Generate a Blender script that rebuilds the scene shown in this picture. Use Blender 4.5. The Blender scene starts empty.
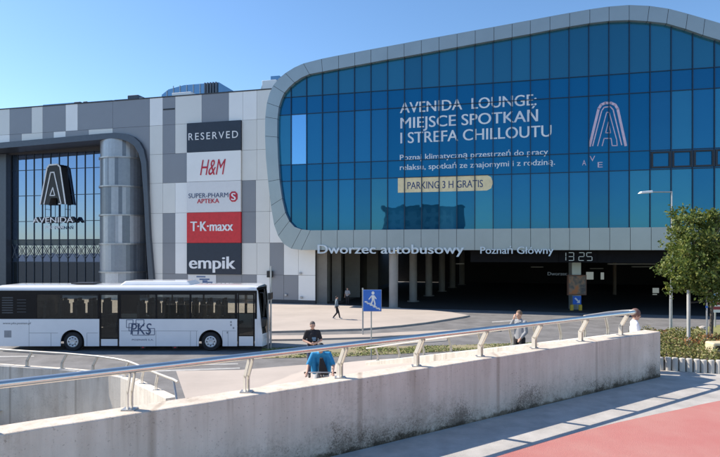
import bpy, bmesh, math, random
from mathutils import Vector, Matrix, noise
random.seed(7)
R = math.radians
sc = bpy.context.scene
COL = sc.collection

# ------------------------------------------------------------------ camera, sky, sun, exposure
EZ = 2.8                      # eye height above the raised path; the square lies at PZ
PZ = -2.5
F, CX, EY = 560.0, 360.0, 250.0
cd = bpy.data.cameras.new('camera'); cam = bpy.data.objects.new('camera', cd); COL.objects.link(cam)
cam.location = (0, 0, EZ); cam.rotation_euler = (R(90), 0, 0)
cd.sensor_width = 36; cd.lens = 36 * F / 720; cd.shift_y = 21.5 / 720
cd.clip_start = 0.1; cd.clip_end = 2000
sc.camera = cam
SUN_EL, SUN_H = R(42.2), Vector((-0.961, 0.276, 0)).normalized()
to_sun = Vector((SUN_H.x * math.cos(SUN_EL), SUN_H.y * math.cos(SUN_EL), math.sin(SUN_EL)))
w = bpy.data.worlds.new('World'); sc.world = w; w.use_nodes = True
wn = w.node_tree; bgn = wn.nodes['Background']
sky = wn.nodes.new('ShaderNodeTexSky'); sky.sky_type = 'NISHITA'; sky.sun_disc = False
sky.sun_elevation = SUN_EL; sky.sun_rotation = math.atan2(SUN_H.x, SUN_H.y)
sky.air_density = 1.0; sky.dust_density = 0.25; sky.ozone_density = 3.0
hsv = wn.nodes.new('ShaderNodeHueSaturation'); hsv.inputs['Saturation'].default_value = 1.12
wn.links.new(sky.outputs[0], hsv.inputs['Color']); wn.links.new(hsv.outputs[0], bgn.inputs[0]); bgn.inputs[1].default_value = 0.13
sl = bpy.data.lights.new('sun', 'SUN'); sl.energy = 4.7; sl.angle = R(0.53); sl.color = (1.0, 0.90, 0.77)
so = bpy.data.objects.new('sun', sl); COL.objects.link(so)
so.rotation_euler = to_sun.to_track_quat('Z', 'Y').to_euler()
so.location = to_sun * 100
sc.view_settings.view_transform = 'Standard'; sc.view_settings.look = 'None'
sc.view_settings.gamma = 1; sc.view_settings.exposure = 0.64; sc.view_settings.use_curve_mapping = False
sc.render.engine = 'CYCLES'

# ------------------------------------------------------------------ helpers: coordinates
def P(px, py, Y): return Vector(((px - CX) / F * Y, Y, EZ + (EY - py) / F * Y))
def G(px, py, z=PZ):
    Y = F * (EZ - z) / (py - EY); return Vector(((px - CX) / F * Y, Y, z))
AN = math.atan(.2513); CA, SA = math.cos(AN), math.sin(AN)
D = Vector((CA, -SA, 0)); NRM = Vector((-SA, -CA, 0)); UP = Vector((0, 0, 1))
class Facade:
    def __init__(s, y0): s.y0 = y0
    def Z(s, px): return s.y0 / (1 + .2513 * (px - CX) / F)
    def s(s, px): return (px - CX) / F * s.Z(px) / CA
    def z(s, px, py): return EZ + (EY - py) / F * s.Z(px)
    def uv(s, px, py): return (s.s(px), s.z(px, py))
    def w(s, u, z, off=0.0): return Vector((u * CA, s.y0 - u * SA, z)) + NRM * off
    def wp(s, px, py, off=0.0): u, z = s.uv(px, py); return s.w(u, z, off)
FR = Facade(50.7); FL = Facade(52.6)

# ------------------------------------------------------------------ helpers: materials
MATS = {}
def mat(name, col, rough=.6, metal=0., var=.12, vscale=3., bump=0., bscale=40., spec=.5, coat=0., col2=None, stretch=None):
    if name in MATS: return MATS[name]
    m = bpy.data.materials.new(name); m.use_nodes = True; MATS[name] = m
    nt = m.node_tree; b = nt.nodes['Principled BSDF']
    b.inputs['Roughness'].default_value = rough; b.inputs['Metallic'].default_value = metal
    b.inputs['Specular IOR Level'].default_value = spec; b.inputs['Coat Weight'].default_value = coat
    tc = nt.nodes.new('ShaderNodeTexCoord'); src = tc.outputs['Object']
    if stretch:
        mp = nt.nodes.new('ShaderNodeMapping'); mp.inputs['Scale'].default_value = stretch
        nt.links.new(src, mp.inputs[0]); src = mp.outputs[0]
    nz = nt.nodes.new('ShaderNodeTexNoise'); nz.inputs['Scale'].default_value = vscale; nz.inputs['Detail'].default_value = 6
    nz.inputs['Roughness'].default_value = .65
    nt.links.new(src, nz.inputs['Vector'])
    rp = nt.nodes.new('ShaderNodeValToRGB'); rp.color_ramp.elements[0].position = .3; rp.color_ramp.elements[1].position = .7
    c2 = col2 or tuple(min(1, c * (1 + var)) for c in col); c1 = col if col2 else tuple(c * (1 - var) for c in col)
    rp.color_ramp.elements[0].color = (*c1, 1); rp.color_ramp.elements[1].color = (*c2, 1)
    nt.links.new(nz.outputs[0], rp.inputs[0]); nt.links.new(rp.outputs[0], b.inputs['Base Color'])
    if bump:
        n2 = nt.nodes.new('ShaderNodeTexNoise'); n2.inputs['Scale'].default_value = bscale; n2.inputs['Detail'].default_value = 4
        nt.links.new(tc.outputs['Object'], n2.inputs['Vector'])
        bp = nt.nodes.new('ShaderNodeBump'); bp.inputs['Strength'].default_value = bump; bp.inputs['Distance'].default_value = .02
        nt.links.new(n2.outputs[0], bp.inputs['Height']); nt.links.new(bp.outputs[0], b.inputs['Normal'])
    return m
def sheen_glass(name, tint, dark, fac, rough=.02, rnd=.25, wob=.0):
    m = bpy.data.materials.new(name); m.use_nodes = True; MATS[name] = m
    nt = m.node_tree; nt.nodes.remove(nt.nodes['Principled BSDF']); out = nt.nodes['Material Output']
    g = nt.nodes.new('ShaderNodeBsdfGlossy'); g.inputs['Roughness'].default_value = rough; g.inputs['Color'].default_value = (*tint, 1)
    d = nt.nodes.new('ShaderNodeBsdfDiffuse'); mx = nt.nodes.new('ShaderNodeMixShader'); mx.inputs[0].default_value = fac
    oi = nt.nodes.new('ShaderNodeObjectInfo')
    hs = nt.nodes.new('ShaderNodeHueSaturation'); hs.inputs['Color'].default_value = (*dark, 1)
    mr = nt.nodes.new('ShaderNodeMapRange'); mr.inputs[3].default_value = 1 - rnd; mr.inputs[4].default_value = 1 + rnd
    nt.links.new(oi.outputs['Random'], mr.inputs[0]); nt.links.new(mr.outputs[0], hs.inputs['Value']); nt.links.new(hs.outputs[0], d.inputs[0])
    if wob:
        tc = nt.nodes.new('ShaderNodeTexCoord'); nz = nt.nodes.new('ShaderNodeTexNoise'); nz.inputs['Scale'].default_value = .5
        nt.links.new(tc.outputs['Object'], nz.inputs[0]); bp = nt.nodes.new('ShaderNodeBump'); bp.inputs['Strength'].default_value = wob; bp.inputs['Distance'].default_value = .05
        nt.links.new(nz.outputs[0], bp.inputs['Height']); nt.links.new(bp.outputs[0], g.inputs['Normal'])
    nt.links.new(d.outputs[0], mx.inputs[1]); nt.links.new(g.outputs[0], mx.inputs[2]); nt.links.new(mx.outputs[0], out.inputs[0])
    return m
def tinted_glass(name, tint, fac=.25):
    m = bpy.data.materials.new(name); m.use_nodes = True; MATS[name] = m
    nt = m.node_tree; nt.nodes.remove(nt.nodes['Principled BSDF']); out = nt.nodes['Material Output']
    t = nt.nodes.new('ShaderNodeBsdfTransparent'); t.inputs[0].default_value = (*tint, 1)
    g = nt.nodes.new('ShaderNodeBsdfGlossy'); g.inputs['Roughness'].default_value = .02; g.inputs['Color'].default_value = (.8, .85, .9, 1)
    fr = nt.nodes.new('ShaderNodeFresnel'); fr.inputs[0].default_value = 1.5
    mx = nt.nodes.new('ShaderNodeMixShader'); nt.links.new(fr.outputs[0], mx.inputs[0])
    nt.links.new(t.outputs[0], mx.inputs[1]); nt.links.new(g.outputs[0], mx.inputs[2]); nt.links.new(mx.outputs[0], out.inputs[0])
    return m
def emit(name, col, s):
    m = bpy.data.materials.new(name); m.use_nodes = True; b = m.node_tree.nodes['Principled BSDF']
    b.inputs['Base Color'].default_value = (*[c * .15 for c in col], 1); b.inputs['Emission Color'].default_value = (*col, 1); b.inputs['Emission Strength'].default_value = s
    return m

# ------------------------------------------------------------------ helpers: meshes
class MB:
    def __init__(s): s.v = []; s.f = []; s.m = []
    def quad(s, pts, mi=0):
        n = len(s.v); s.v += [tuple(p) for p in pts]; s.f.append(list(range(n, n + len(pts)))); s.m.append(mi)
    def hexa(s, a, b, mi=0):
        """two loops of equal length joined into a closed solid"""
        n = len(s.v); k = len(a); s.v += [tuple(p) for p in a] + [tuple(p) for p in b]
        s.f.append(list(range(n + k - 1, n - 1, -1))); s.f.append(list(range(n + k, n + 2 * k))); s.m += [mi, mi]
        for i in range(k):
            j = (i + 1) % k; s.f.append([n + i, n + j, n + k + j, n + k + i]); s.m.append(mi)
    def box(s, lo, hi, mi=0):
        (x0, y0, z0), (x1, y1, z1) = lo, hi
        s.hexa([(x0, y0, z0), (x1, y0, z0), (x1, y1, z0), (x0, y1, z0)], [(x0, y0, z1), (x1, y0, z1), (x1, y1, z1), (x0, y1, z1)], mi)
    def fbox(s, f, u0, u1, z0, z1, o0, o1, mi=0):
        """box in facade coordinates, o = distance out from the facade plane"""
        a = [f.w(u0, z0, o0), f.w(u1, z0, o0), f.w(u1, z0, o1), f.w(u0, z0, o1)]
        b = [f.w(u0, z1, o0), f.w(u1, z1, o0), f.w(u1, z1, o1), f.w(u0, z1, o1)]
        s.hexa(a, b, mi)
    def fpoly(s, f, pts, o0, o1, mi=0):
        s.hexa([f.w(u, z, o0) for u, z in pts], [f.w(u, z, o1) for u, z in pts], mi)
    def tube(s, path, rad, n=10, mi=0, cap=True):
        path = [Vector(p) for p in path]; k = len(path)
        if not isinstance(rad, (list, tuple)): rad = [rad] * k
        base = len(s.v); up = None
        for i, p in enumerate(path):
            t = (path[min(i + 1, k - 1)] - path[max(i - 1, 0)]).normalized()
            if up is None: up = Vector((0, 0, 1)) if abs(t.z) < .9 else Vector((1, 0, 0))
            x = t.cross(up).normalized(); y = x.cross(t).normalized(); up = y
            for j in range(n):
                q = 2 * math.pi * j / n; s.v.append(tuple(p + (x * math.cos(q) + y * math.sin(q)) * rad[i]))
        for i in range(k - 1):
            for j in range(n):
                j2 = (j + 1) % n; s.f.append([base + i * n + j, base + i * n + j2, base + (i + 1) * n + j2, base + (i + 1) * n + j]); s.m.append(mi)
        if cap:
            s.f.append([base + j for j in range(n - 1, -1, -1)]); s.f.append([base + (k - 1) * n + j for j in range(n)]); s.m += [mi, mi]
    def bar(s, a, b, wx, wy, mi=0, side=None):
        a, b = Vector(a), Vector(b); t = (b - a).normalized()
        ref = side or (Vector((0, 0, 1)) if abs(t.z) < .95 else Vector((1, 0, 0)))
        x = t.cross(ref).normalized(); y = x.cross(t).normalized(); x *= wx / 2; y *= wy / 2
        s.hexa([a - x - y, a + x - y, a + x + y, a - x + y], [b - x - y, b + x - y, b + x + y, b - x + y], mi)
    def lathe(s, c, prof, axis='Z', n=24, mi=0):
        base = len(s.v); k = len(prof)
        for r, h in prof:
            for j in range(n):
                q = 2 * math.pi * j / n; a, b = r * math.cos(q), r * math.sin(q)
                s.v.append({'Z': (c[0] + a, c[1] + b, c[2] + h), 'Y': (c[0] + a, c[1] + h, c[2] + b), 'X': (c[0] + h, c[1] + a, c[2] + b)}[axis])
        for i in range(k - 1):
            for j in range(n):
                j2 = (j + 1) % n; s.f.append([base + i * n + j, base + i * n + j2, base + (i + 1) * n + j2, base + (i + 1) * n + j]); s.m.append(mi)
        s.f.append([base + j for j in range(n)]); s.f.append([base + (k - 1) * n + j for j in range(n)]); s.m += [mi, mi]
    def build(s, name, mats, parent=None, smooth=False, bevel=0., fixn=True):
        me = bpy.data.meshes.new(name); me.from_pydata(s.v, [], s.f)
        for m in (mats if isinstance(mats, (list, tuple)) else [mats]): me.materials.append(m)
        for p, i in zip(me.polygons, s.m): p.material_index = i; p.use_smooth = smooth
        if fixn:
            bm = bmesh.new(); bm.from_mesh(me); bmesh.ops.recalc_face_normals(bm, faces=bm.faces[:]); bm.to_mesh(me); bm.free()
        o = bpy.data.objects.new(name, me); COL.objects.link(o)
        if smooth: smooth_by_angle(me)
        if bevel:
            b = o.modifiers.new('bevel', 'BEVEL'); b.width = bevel; b.segments = 2; b.limit_method = 'ANGLE'; b.angle_limit = R(50)
        if parent: adopt(o, parent)
        return o
def smooth_by_angle(me, ang=35):
    me.set_sharp_from_angle(angle=R(ang))
def wloc(o):
    v = o.location.copy()
    return v if o.parent is None else v   # things are never rotated or nested below an offset part
def adopt(o, parent):
    o.parent = parent
    root = parent
    while root.parent: root = root.parent
    # parts and sub-parts are modelled in world coordinates; only the root carries an offset
    if parent is root and root.type == 'EMPTY': o.matrix_parent_inverse = Matrix.Translation(-root.location)
def thing(name, label, cat, loc=(0, 0, 0), group=None):
    o = bpy.data.objects.new(name, None); COL.objects.link(o); o.location = loc; o.empty_display_size = .2
    o['label'] = label; o['category'] = cat
    if group: o['group'] = group
    return o
def tag(o, label, cat, group=None, kind=None):
    if label: o['label'] = label
    if cat: o['category'] = cat
    if group: o['group'] = group
    if kind: o['kind'] = kind
    return o
def struct(o): o['kind'] = 'structure'; return o
def copy_tree(o, parent=None):
    c = o.copy(); COL.objects.link(c)
    if parent: c.parent = parent
    for ch in list(o.children): copy_tree(ch, c)
    return c
def text_mesh(body, height, width=None, depth=.05, bold=0., shear=0., sp=1.):
    c = bpy.data.curves.new('t', 'FONT'); c.body = body; c.offset = min(bold, 0.0); c.shear = shear; c.space_character = sp; c.resolution_u = 4
    o = bpy.data.objects.new('t', c); COL.objects.link(o); c.extrude = .02
    dg = bpy.context.evaluated_depsgraph_get(); me = bpy.data.meshes.new_from_object(o.evaluated_get(dg))
    bpy.data.objects.remove(o); bpy.data.curves.remove(c)
    if bold > .006:      # heavier strokes: a second copy set a hair to the side and a hair prouder
        bm = bmesh.new(); bm.from_mesh(me); g0 = bm.verts[:] + bm.edges[:] + bm.faces[:]
        dp = bmesh.ops.duplicate(bm, geom=g0)['geom']
        for v in dp:
            if isinstance(v, bmesh.types.BMVert): v.co.x += bold * 1.7; v.co.z *= 1.06; v.co.y += .0007
        bm.to_mesh(me); bm.free()
    xs = [v.co.x for v in me.vertices]; x0, x1 = min(xs), max(xs)
    sy = height / .69; sx = (width / (x1 - x0)) if width else sy
    for v in me.vertices: v.co = ((v.co.x - x0) * sx, v.co.y * sy, (v.co.z / .04 + .5) * depth)
    return me
def lettering(name, body, m, origin, xdir, nrm, height, width=None, depth=.05, bold=0., shear=0., parent=None, updir=None, sp=1.):
    me = text_mesh(body, height, width, depth, bold, shear, sp); me.materials.append(m); me.name = name
    up = Vector(updir) if updir else UP; xd = Vector(xdir).normalized(); n = Vector(nrm).normalized()
    M = Matrix((( xd.x, up.x, n.x, origin[0]), (xd.y, up.y, n.y, origin[1]), (xd.z, up.z, n.z, origin[2]), (0, 0, 0, 1)))
    me.transform(M)
    o = bpy.data.objects.new(name, me); COL.objects.link(o)
    if parent: adopt(o, parent)
    return o
def clip(poly, x0, x1, y0, y1):
    def cut(p, ins, inter):
        r = []
        for i, b in enumerate(p):
            a = p[i - 1]
            if ins(b):
                if not ins(a): r.append(inter(a, b))
                r.append(b)
            elif ins(a): r.append(inter(a, b))
        return r
    def ix(x): return lambda a, b: (x, a[1] + (b[1] - a[1]) * (x - a[0]) / (b[0] - a[0]))
    def iy(y): return lambda a, b: (a[0] + (b[0] - a[0]) * (y - a[1]) / (b[1] - a[1]), y)
    for ins, it in ((lambda p: p[0] >= x0, ix(x0)), (lambda p: p[0] <= x1, ix(x1)), (lambda p: p[1] >= y0, iy(y0)), (lambda p: p[1] <= y1, iy(y1))):
        if not poly: return []
        poly = cut(poly, ins, it)
    return poly

# ------------------------------------------------------------------ materials
asphalt = mat('asphalt', (.175, .172, .172), .9, var=.28, vscale=.8, bump=.3, bscale=60)
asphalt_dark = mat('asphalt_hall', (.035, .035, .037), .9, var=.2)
paving = mat('plaza_paving', (.45, .395, .35), .9, var=.10, vscale=.35, bump=.1)
paving_grey = mat('grey_paving', (.30, .285, .265), .9, var=.10, vscale=.6, bump=.1)
path_slab = mat('path_slab', (.43, .41, .385), .9, var=.20, vscale=2.2, bump=.5, bscale=90)
red_asphalt = mat('red_asphalt', (.47, .16, .145), .88, col2=(.50, .235, .205), vscale=.8, bump=.6, bscale=110)
kerb_m = mat('kerb_stone', (.36, .34, .31), .85, var=.12)
worn_paint = mat('worn_paint', (.42, .42, .41), .8, var=.2, vscale=5)
white_paint = mat('white_paint', (.78, .78, .77), .6, var=.05)
grass_m = mat('dry_grass', (.12, .135, .035), .9, col2=(.26, .24, .09), vscale=2.5)
soil = mat('soil', (.07, .05, .035), .95, var=.35, vscale=5, bump=.6, bscale=15)
steel = mat('brushed_steel', (.74, .70, .64), .30, 1., var=.06, vscale=6)
galv = mat('galvanised_steel', (.42, .43, .44), .45, .7, var=.12, vscale=4)
cream_paint = mat('cream_post_paint', (.60, .56, .49), .4, .3, var=.06)
panel_grey = mat('panel_grey', (.25, .26, .285), .45, .3, var=.04, vscale=.4)
panel_white = mat('panel_white', (.82, .82, .81), .42, .1, var=.03, vscale=.4)
panel_light = mat('panel_light', (.70, .69, .66), .42, .15, var=.03, vscale=.4)
panel_frame = mat('panel_frame', (.36, .405, .415), .35, .55, var=.05, vscale=.5)
portal_m = mat('portal_cladding', (.085, .10, .125), .4, .5, var=.08)
backing = mat('dark_backing', (.03, .032, .036), .8)
plinth_m = mat('dark_plinth', (.045, .05, .06), .6, var=.15)
mullion_m = mat('mullion', (.012, .035, .07), .4, .3)
conc_int = mat('hall_concrete', (.30, .29, .275), .85, var=.12, vscale=.8)
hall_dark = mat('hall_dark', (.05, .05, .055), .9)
rib_a = mat('metal_cladding', (.16, .20, .25), .35, .35, col2=(.50, .54, .58), vscale=2.6, stretch=(1, 1, .10))
black_m = mat('black_plastic', (.015, .015, .017), .45)
rubber = mat('rubber', (.018, .018, .02), .8)
bus_white = mat('bus_white_paint', (.80, .81, .83), .22, var=.04, vscale=.8, coat=.6)
bus_black = mat('bus_black_gloss', (.008, .009, .012), .2, spec=.25)
chrome = mat('rim_metal', (.66, .66, .66), .35, .2)
navy = mat('sign_navy', (.016, .026, .048), .4)
white_sign = mat('sign_white', (.72, .73, .74), .45, var=.03)
red_sign = mat('sign_red', (.62, .025, .035), .4)
blue_sign = mat('road_sign_blue', (.012, .13, .55), .4)
letter_white = mat('letter_white', (.80, .82, .84), .4)
letter_blue = mat('letter_pale_blue', (.60, .68, .73), .4)
red_letter = mat('letter_red', (.50, .01, .04), .4)
foil_text = mat('foil_white', (.62, .66, .74), .35, col2=(.85, .86, .86), vscale=.6)
foil_pink = mat('foil_pink', (.66, .50, .62), .4)
foil_cream = mat('foil_cream', (.84, .70, .42), .4)
logo_blue = mat('logo_navy', (.03, .06, .16), .4)
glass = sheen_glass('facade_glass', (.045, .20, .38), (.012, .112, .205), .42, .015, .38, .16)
glass_top = sheen_glass('facade_glass_top', (.07, .24, .36), (.02, .118, .185), .42, .015, .25, .16)
foil = sheen_glass('foil_glass', (.03, .19, .38), (.007, .100, .200), .36, .04, .08, .10)
spandrel = sheen_glass('spandrel_glass', (.035, .19, .37), (.009, .092, .175), .42, .03, .15, .10)
glass_lighter = sheen_glass('facade_glass_lighter', (.07, .27, .42), (.02, .14, .24), .42, .02, .3, .16)  # slightly lighter pane colour, dealt out at random
pale_glass = sheen_glass('pale_pane', (.30, .62, .95), (.10, .28, .50), .6, .03, .1)
entr_glass = sheen_glass('entrance_glass', (.32, .44, .66), (.015, .022, .035), .62, .01, .2, .12)
entr_glass_low = sheen_glass('entrance_glass_low', (.22, .27, .34), (.015, .02, .02), .35, .02, .3, .1)
skylight_glass = sheen_glass('skylight_glass', (.35, .55, .75), (.10, .17, .24), .4, .08, .1)

# concrete with speckles, streaks and a mossy foot
def concrete_wall(name, base, zlo, zhi, moss=.55):
    m = bpy.data.materials.new(name); m.use_nodes = True; nt = m.node_tree; b = nt.nodes['Principled BSDF']; L = nt.links
    b.inputs['Roughness'].default_value = .9
    tc = nt.nodes.new('ShaderNodeTexCoord')
    def nz(scale, detail=5, st=None, rough=.6):
        n = nt.nodes.new('ShaderNodeTexNoise'); n.inputs['Scale'].default_value = scale; n.inputs['Detail'].default_value = detail; n.inputs['Roughness'].default_value = rough
        if st:
            mp = nt.nodes.new('ShaderNodeMapping'); mp.inputs['Scale'].default_value = st; L.new(tc.outputs['Object'], mp.inputs[0]); L.new(mp.outputs[0], n.inputs[0])
        else: L.new(tc.outputs['Object'], n.inputs[0])
        return n.outputs[0]
    def ramp(x, p0, p1, c0, c1):
        r = nt.nodes.new('ShaderNodeValToRGB'); r.color_ramp.elements[0].position = p0; r.color_ramp.elements[1].position = p1
        r.color_ramp.elements[0].color = (*c0, 1); r.color_ramp.elements[1].color = (*c1, 1); L.new(x, r.inputs[0]); return r.outputs[0]
    def mul(a, c, f=1.):
        n = nt.nodes.new('ShaderNodeMix'); n.data_type = 'RGBA'; n.blend_type = 'MULTIPLY'; n.inputs[0].default_value = f
        L.new(a, n.inputs[6]); L.new(c, n.inputs[7]); return n.outputs[2]
    c = ramp(nz(1.1), .3, .72, tuple(x * .86 for x in base), tuple(x * 1.08 for x in base))
    c = mul(c, ramp(nz(3, 4, (1.6, 1.6, .12)), .35, .62, (.84, .82, .80), (1, 1, 1)))          # rain streaks
    c = mul(c, ramp(nz(34, 3), .30, .37, (.55, .53, .51), (1, 1, 1)), .7)                       # pores
    # mould patches, more of them low down on the face
    sx = nt.nodes.new('ShaderNodeSeparateXYZ'); L.new(tc.outputs['Object'], sx.inputs[0])
    mr = nt.nodes.new('ShaderNodeMapRange'); mr.inputs[1].default_value = zlo; mr.inputs[2].default_value = zhi; mr.inputs[3].default_value = moss * .72; mr.inputs[4].default_value = 0
    L.new(sx.outputs[2], mr.inputs[0])
    ad = nt.nodes.new('ShaderNodeMath'); ad.operation = 'ADD'; L.new(mr.outputs[0], ad.inputs[0])
    big = nt.nodes.new('ShaderNodeMath'); big.operation = 'MULTIPLY'; L.new(nz(.8, 3), big.inputs[0]); big.inputs[1].default_value = .5
    fin = nt.nodes.new('ShaderNodeMath'); fin.operation = 'MULTIPLY'; L.new(nz(16, 6, None, .75), fin.inputs[0]); fin.inputs[1].default_value = .55
    a2 = nt.nodes.new('ShaderNodeMath'); a2.operation = 'ADD'; L.new(big.outputs[0], a2.inputs[0]); L.new(fin.outputs[0], a2.inputs[1]); L.new(a2.outputs[0], ad.inputs[1])
    c = mul(c, ramp(ad.outputs[0], .60, .86, (1, 1, 1), (.50, .48, .45)))
    sp_ = nt.nodes.new('ShaderNodeMath'); sp_.operation = 'ADD'; L.new(nz(42, 3, None, .8), sp_.inputs[0])
    big2 = nt.nodes.new('ShaderNodeMath'); big2.operation = 'MULTIPLY_ADD'; L.new(nz(1.6, 2), big2.inputs[0]); big2.inputs[1].default_value = .75; big2.inputs[2].default_value = -.30
    L.new(big2.outputs[0], sp_.inputs[1])
    sp2 = nt.nodes.new('ShaderNodeMath'); sp2.operation = 'ADD'; L.new(sp_.outputs[0], sp2.inputs[0]); L.new(mr.outputs[0], sp2.inputs[1])
    c = mul(c, ramp(sp2.outputs[0], .80, .90, (1, 1, 1), (.36, .34, .32)), .8)
    # dark damp line right at the foot
    ft = nt.nodes.new('ShaderNodeMapRange'); ft.inputs[1].default_value = zlo; ft.inputs[2].default_value = zlo + .16; ft.inputs[3].default_value = .42; ft.inputs[4].default_value = 0
    L.new(sx.outputs[2], ft.inputs[0])
    f2 = nt.nodes.new('ShaderNodeMath'); f2.operation = 'ADD'; L.new(ft.outputs[0], f2.inputs[0]); L.new(nz(5, 5, None, .7), f2.inputs[1])
    c = mul(c, ramp(f2.outputs[0], .70, .86, (1, 1, 1), (.30, .28, .24)))
    # drip stains that start at the top edge, and formwork joints
    tp_ = nt.nodes.new('ShaderNodeMapRange'); tp_.inputs[1].default_value = zhi - .15; tp_.inputs[2].default_value = zhi + .42; tp_.inputs[3].default_value = 0; tp_.inputs[4].default_value = .15
    L.new(sx.outputs[2], tp_.inputs[0])
    dr_ = nt.nodes.new('ShaderNodeMath'); dr_.operation = 'ADD'; L.new(tp_.outputs[0], dr_.inputs[0]); L.new(nz(7, 3, (1.4, 1.4, .05)), dr_.inputs[1])
    c = mul(c, ramp(dr_.outputs[0], .70, .86, (1, 1, 1), (.80, .78, .75)))
    wv_ = nt.nodes.new('ShaderNodeTexWave'); wv_.bands_direction = 'X'; wv_.inputs['Scale'].default_value = .135; L.new(tc.outputs['Object'], wv_.inputs[0])
    c = mul(c, ramp(wv_.outputs['Fac'], .0002, .0007, (.72, .70, .68), (1, 1, 1)))
    L.new(c, b.inputs['Base Color'])
    bp = nt.nodes.new('ShaderNodeBump'); bp.inputs['Strength'].default_value = .5; bp.inputs['Distance'].default_value = .012
    L.new(nz(30, 6), bp.inputs['Height']); L.new(bp.outputs[0], b.inputs['Normal'])
    return m
wall_conc = concrete_wall('parapet_concrete', (.70, .615, .525), .0, .58, .36)
wall_conc2 = concrete_wall('ramp_concrete', (.72, .67, .59), -3.6, -1.6, .2)

# ================================================================== GROUND
def sheet(name, pts, z, m, raised=0.):
    mb = MB()
    if raised: mb.hexa([(p[0], p[1], z - raised) for p in pts], [(p[0], p[1], z) for p in pts])
    else: mb.quad([(p[0], p[1], z) for p in pts])
    return struct(mb.build(name, m))
# wall-aligned coordinates: t along the foreground wall, q behind it
T0 = Vector((-2.587, 6.3, 0)); TD = Vector((.827, .562, 0)).normalized(); QD = Vector((-.562, .827, 0)).normalized()
def tq(t, q, z=0.): return T0 + TD * t + QD * q + UP * z
tops = [(-40, 361.5, 19.2), (-8, 364, 18.9), (27, 366.4, 18.7), (62, 368.6, 18.6), (93, 371.4, 18.4), (112, 374, 18.2), (125, 376.5, 17.95), (134, 379.5, 17.6), (142, 383.6, 17.1), (156, 390, 16.1), (167, 395.2, 15.1), (172, 397.5, 14.6)]
tp = [P(*q) for q in tops]
pit = [Vector((p.x, p.y, 0)) for p in tp] + [tq(2.6, 0), tq(-9, 0)]
bm = bmesh.new()
def loop_edges(pts):
    vs = [bm.verts.new((p[0], p[1], PZ)) for p in pts]; return [bm.edges.new((vs[i - 1], vs[i])) for i in range(len(vs))]
es = loop_edges([(-600, -600), (600, -600), (600, 600), (-600, 600)]) + loop_edges(pit)
bmesh.ops.triangle_fill(bm, edges=es, use_beauty=True, use_dissolve=False)
bmesh.ops.recalc_face_normals(bm, faces=bm.faces[:])
me = bpy.data.meshes.new('ground'); bm.to_mesh(me); bm.free(); me.materials.append(asphalt)
gro = struct(bpy.data.objects.new('ground', me)); COL.objects.link(gro)
sheet('ramp_floor', [(p.x + 0, p.y, 0) for p in pit], -4.6, paving)
def gp(pts, z=PZ): return [G(x, y, z) for x, y in pts]
# paved square in front of the buildings
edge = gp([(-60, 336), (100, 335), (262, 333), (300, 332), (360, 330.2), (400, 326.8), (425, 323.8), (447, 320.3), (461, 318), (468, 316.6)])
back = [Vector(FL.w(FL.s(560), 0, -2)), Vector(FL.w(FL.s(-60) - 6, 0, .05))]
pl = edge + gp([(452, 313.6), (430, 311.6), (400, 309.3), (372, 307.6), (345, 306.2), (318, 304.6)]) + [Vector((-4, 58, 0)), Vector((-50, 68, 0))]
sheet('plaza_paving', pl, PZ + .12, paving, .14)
mb = MB()
for a, b in zip(edge, edge[1:]):
    a = Vector((a.x, a.y, 0)); b = Vector((b.x, b.y, 0)); n = (b - a).normalized().cross(UP)
    mb.hexa([a + UP * (PZ - .05), b + UP * (PZ - .05), b + n * .16 + UP * (PZ - .05), a + n * .16 + UP * (PZ - .05)],
            [a + UP * (PZ + .125), b + UP * (PZ + .125), b + n * .16 + UP * (PZ + .125), a + n * .16 + UP * (PZ + .125)])
struct(mb.build('plaza_kerb', kerb_m))
# far pavement beside the road, the grey walk in front of it
sheet('pavement_strip', gp([(262, 337), (300, 336.8), (370, 335.4), (398, 333.6), (447, 331.6), (500, 329), (500, 331.5), (447, 334.4), (398, 337), (370, 338.6), (300, 340.6), (262, 341)]), PZ + .10, paving, .12)
sheet('grey_walk', gp([(262, 342), (300, 341.4), (370, 339.4), (447, 335.2), (447, 341), (400, 345), (370, 346), (262, 347.6)]), PZ + .03, paving_grey, .05)
GR = [(262, 349), (300, 347.8), (370, 346.6), (440, 346), (535, 343), (535, 346), (440, 352), (370, 355.5), (330, 357.5), (262, 358.5)]
grass_poly = gp(GR)
sheet('verge_soil', grass_poly, PZ + .02, mat('dry_turf', (.22, .20, .10), .95, col2=(.30, .26, .17), vscale=1.2), .04)
sheet('pale_walk', gp([(176, 371), (240, 370), (300, 365), (340, 364), (362, 371), (345, 395), (260, 400), (186, 400)]), PZ + .004, paving)
sheet('road_marking', gp([(492, 321.6), (514, 320.2), (514, 321.1), (492, 322.5)]), PZ + .006, worn_paint)
sheet('road_marking', gp([(556, 321.6), (582, 319.6), (582, 320.8), (556, 322.8)]), PZ + .006, worn_paint)
sheet('road_marking', gp([(160, 365.0), (238, 363.4), (238, 364.4), (160, 366.2)]), PZ + .006, worn_paint)
sheet('road_marking', gp([(150, 370.6), (240, 367.6), (240, 368.8), (150, 372.0)]), PZ + .006, worn_paint)
sheet('road_marking', gp([(-40, 356.5), (34, 355.8), (34, 356.8), (-40, 357.6)]), PZ + .006, worn_paint)

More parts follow.
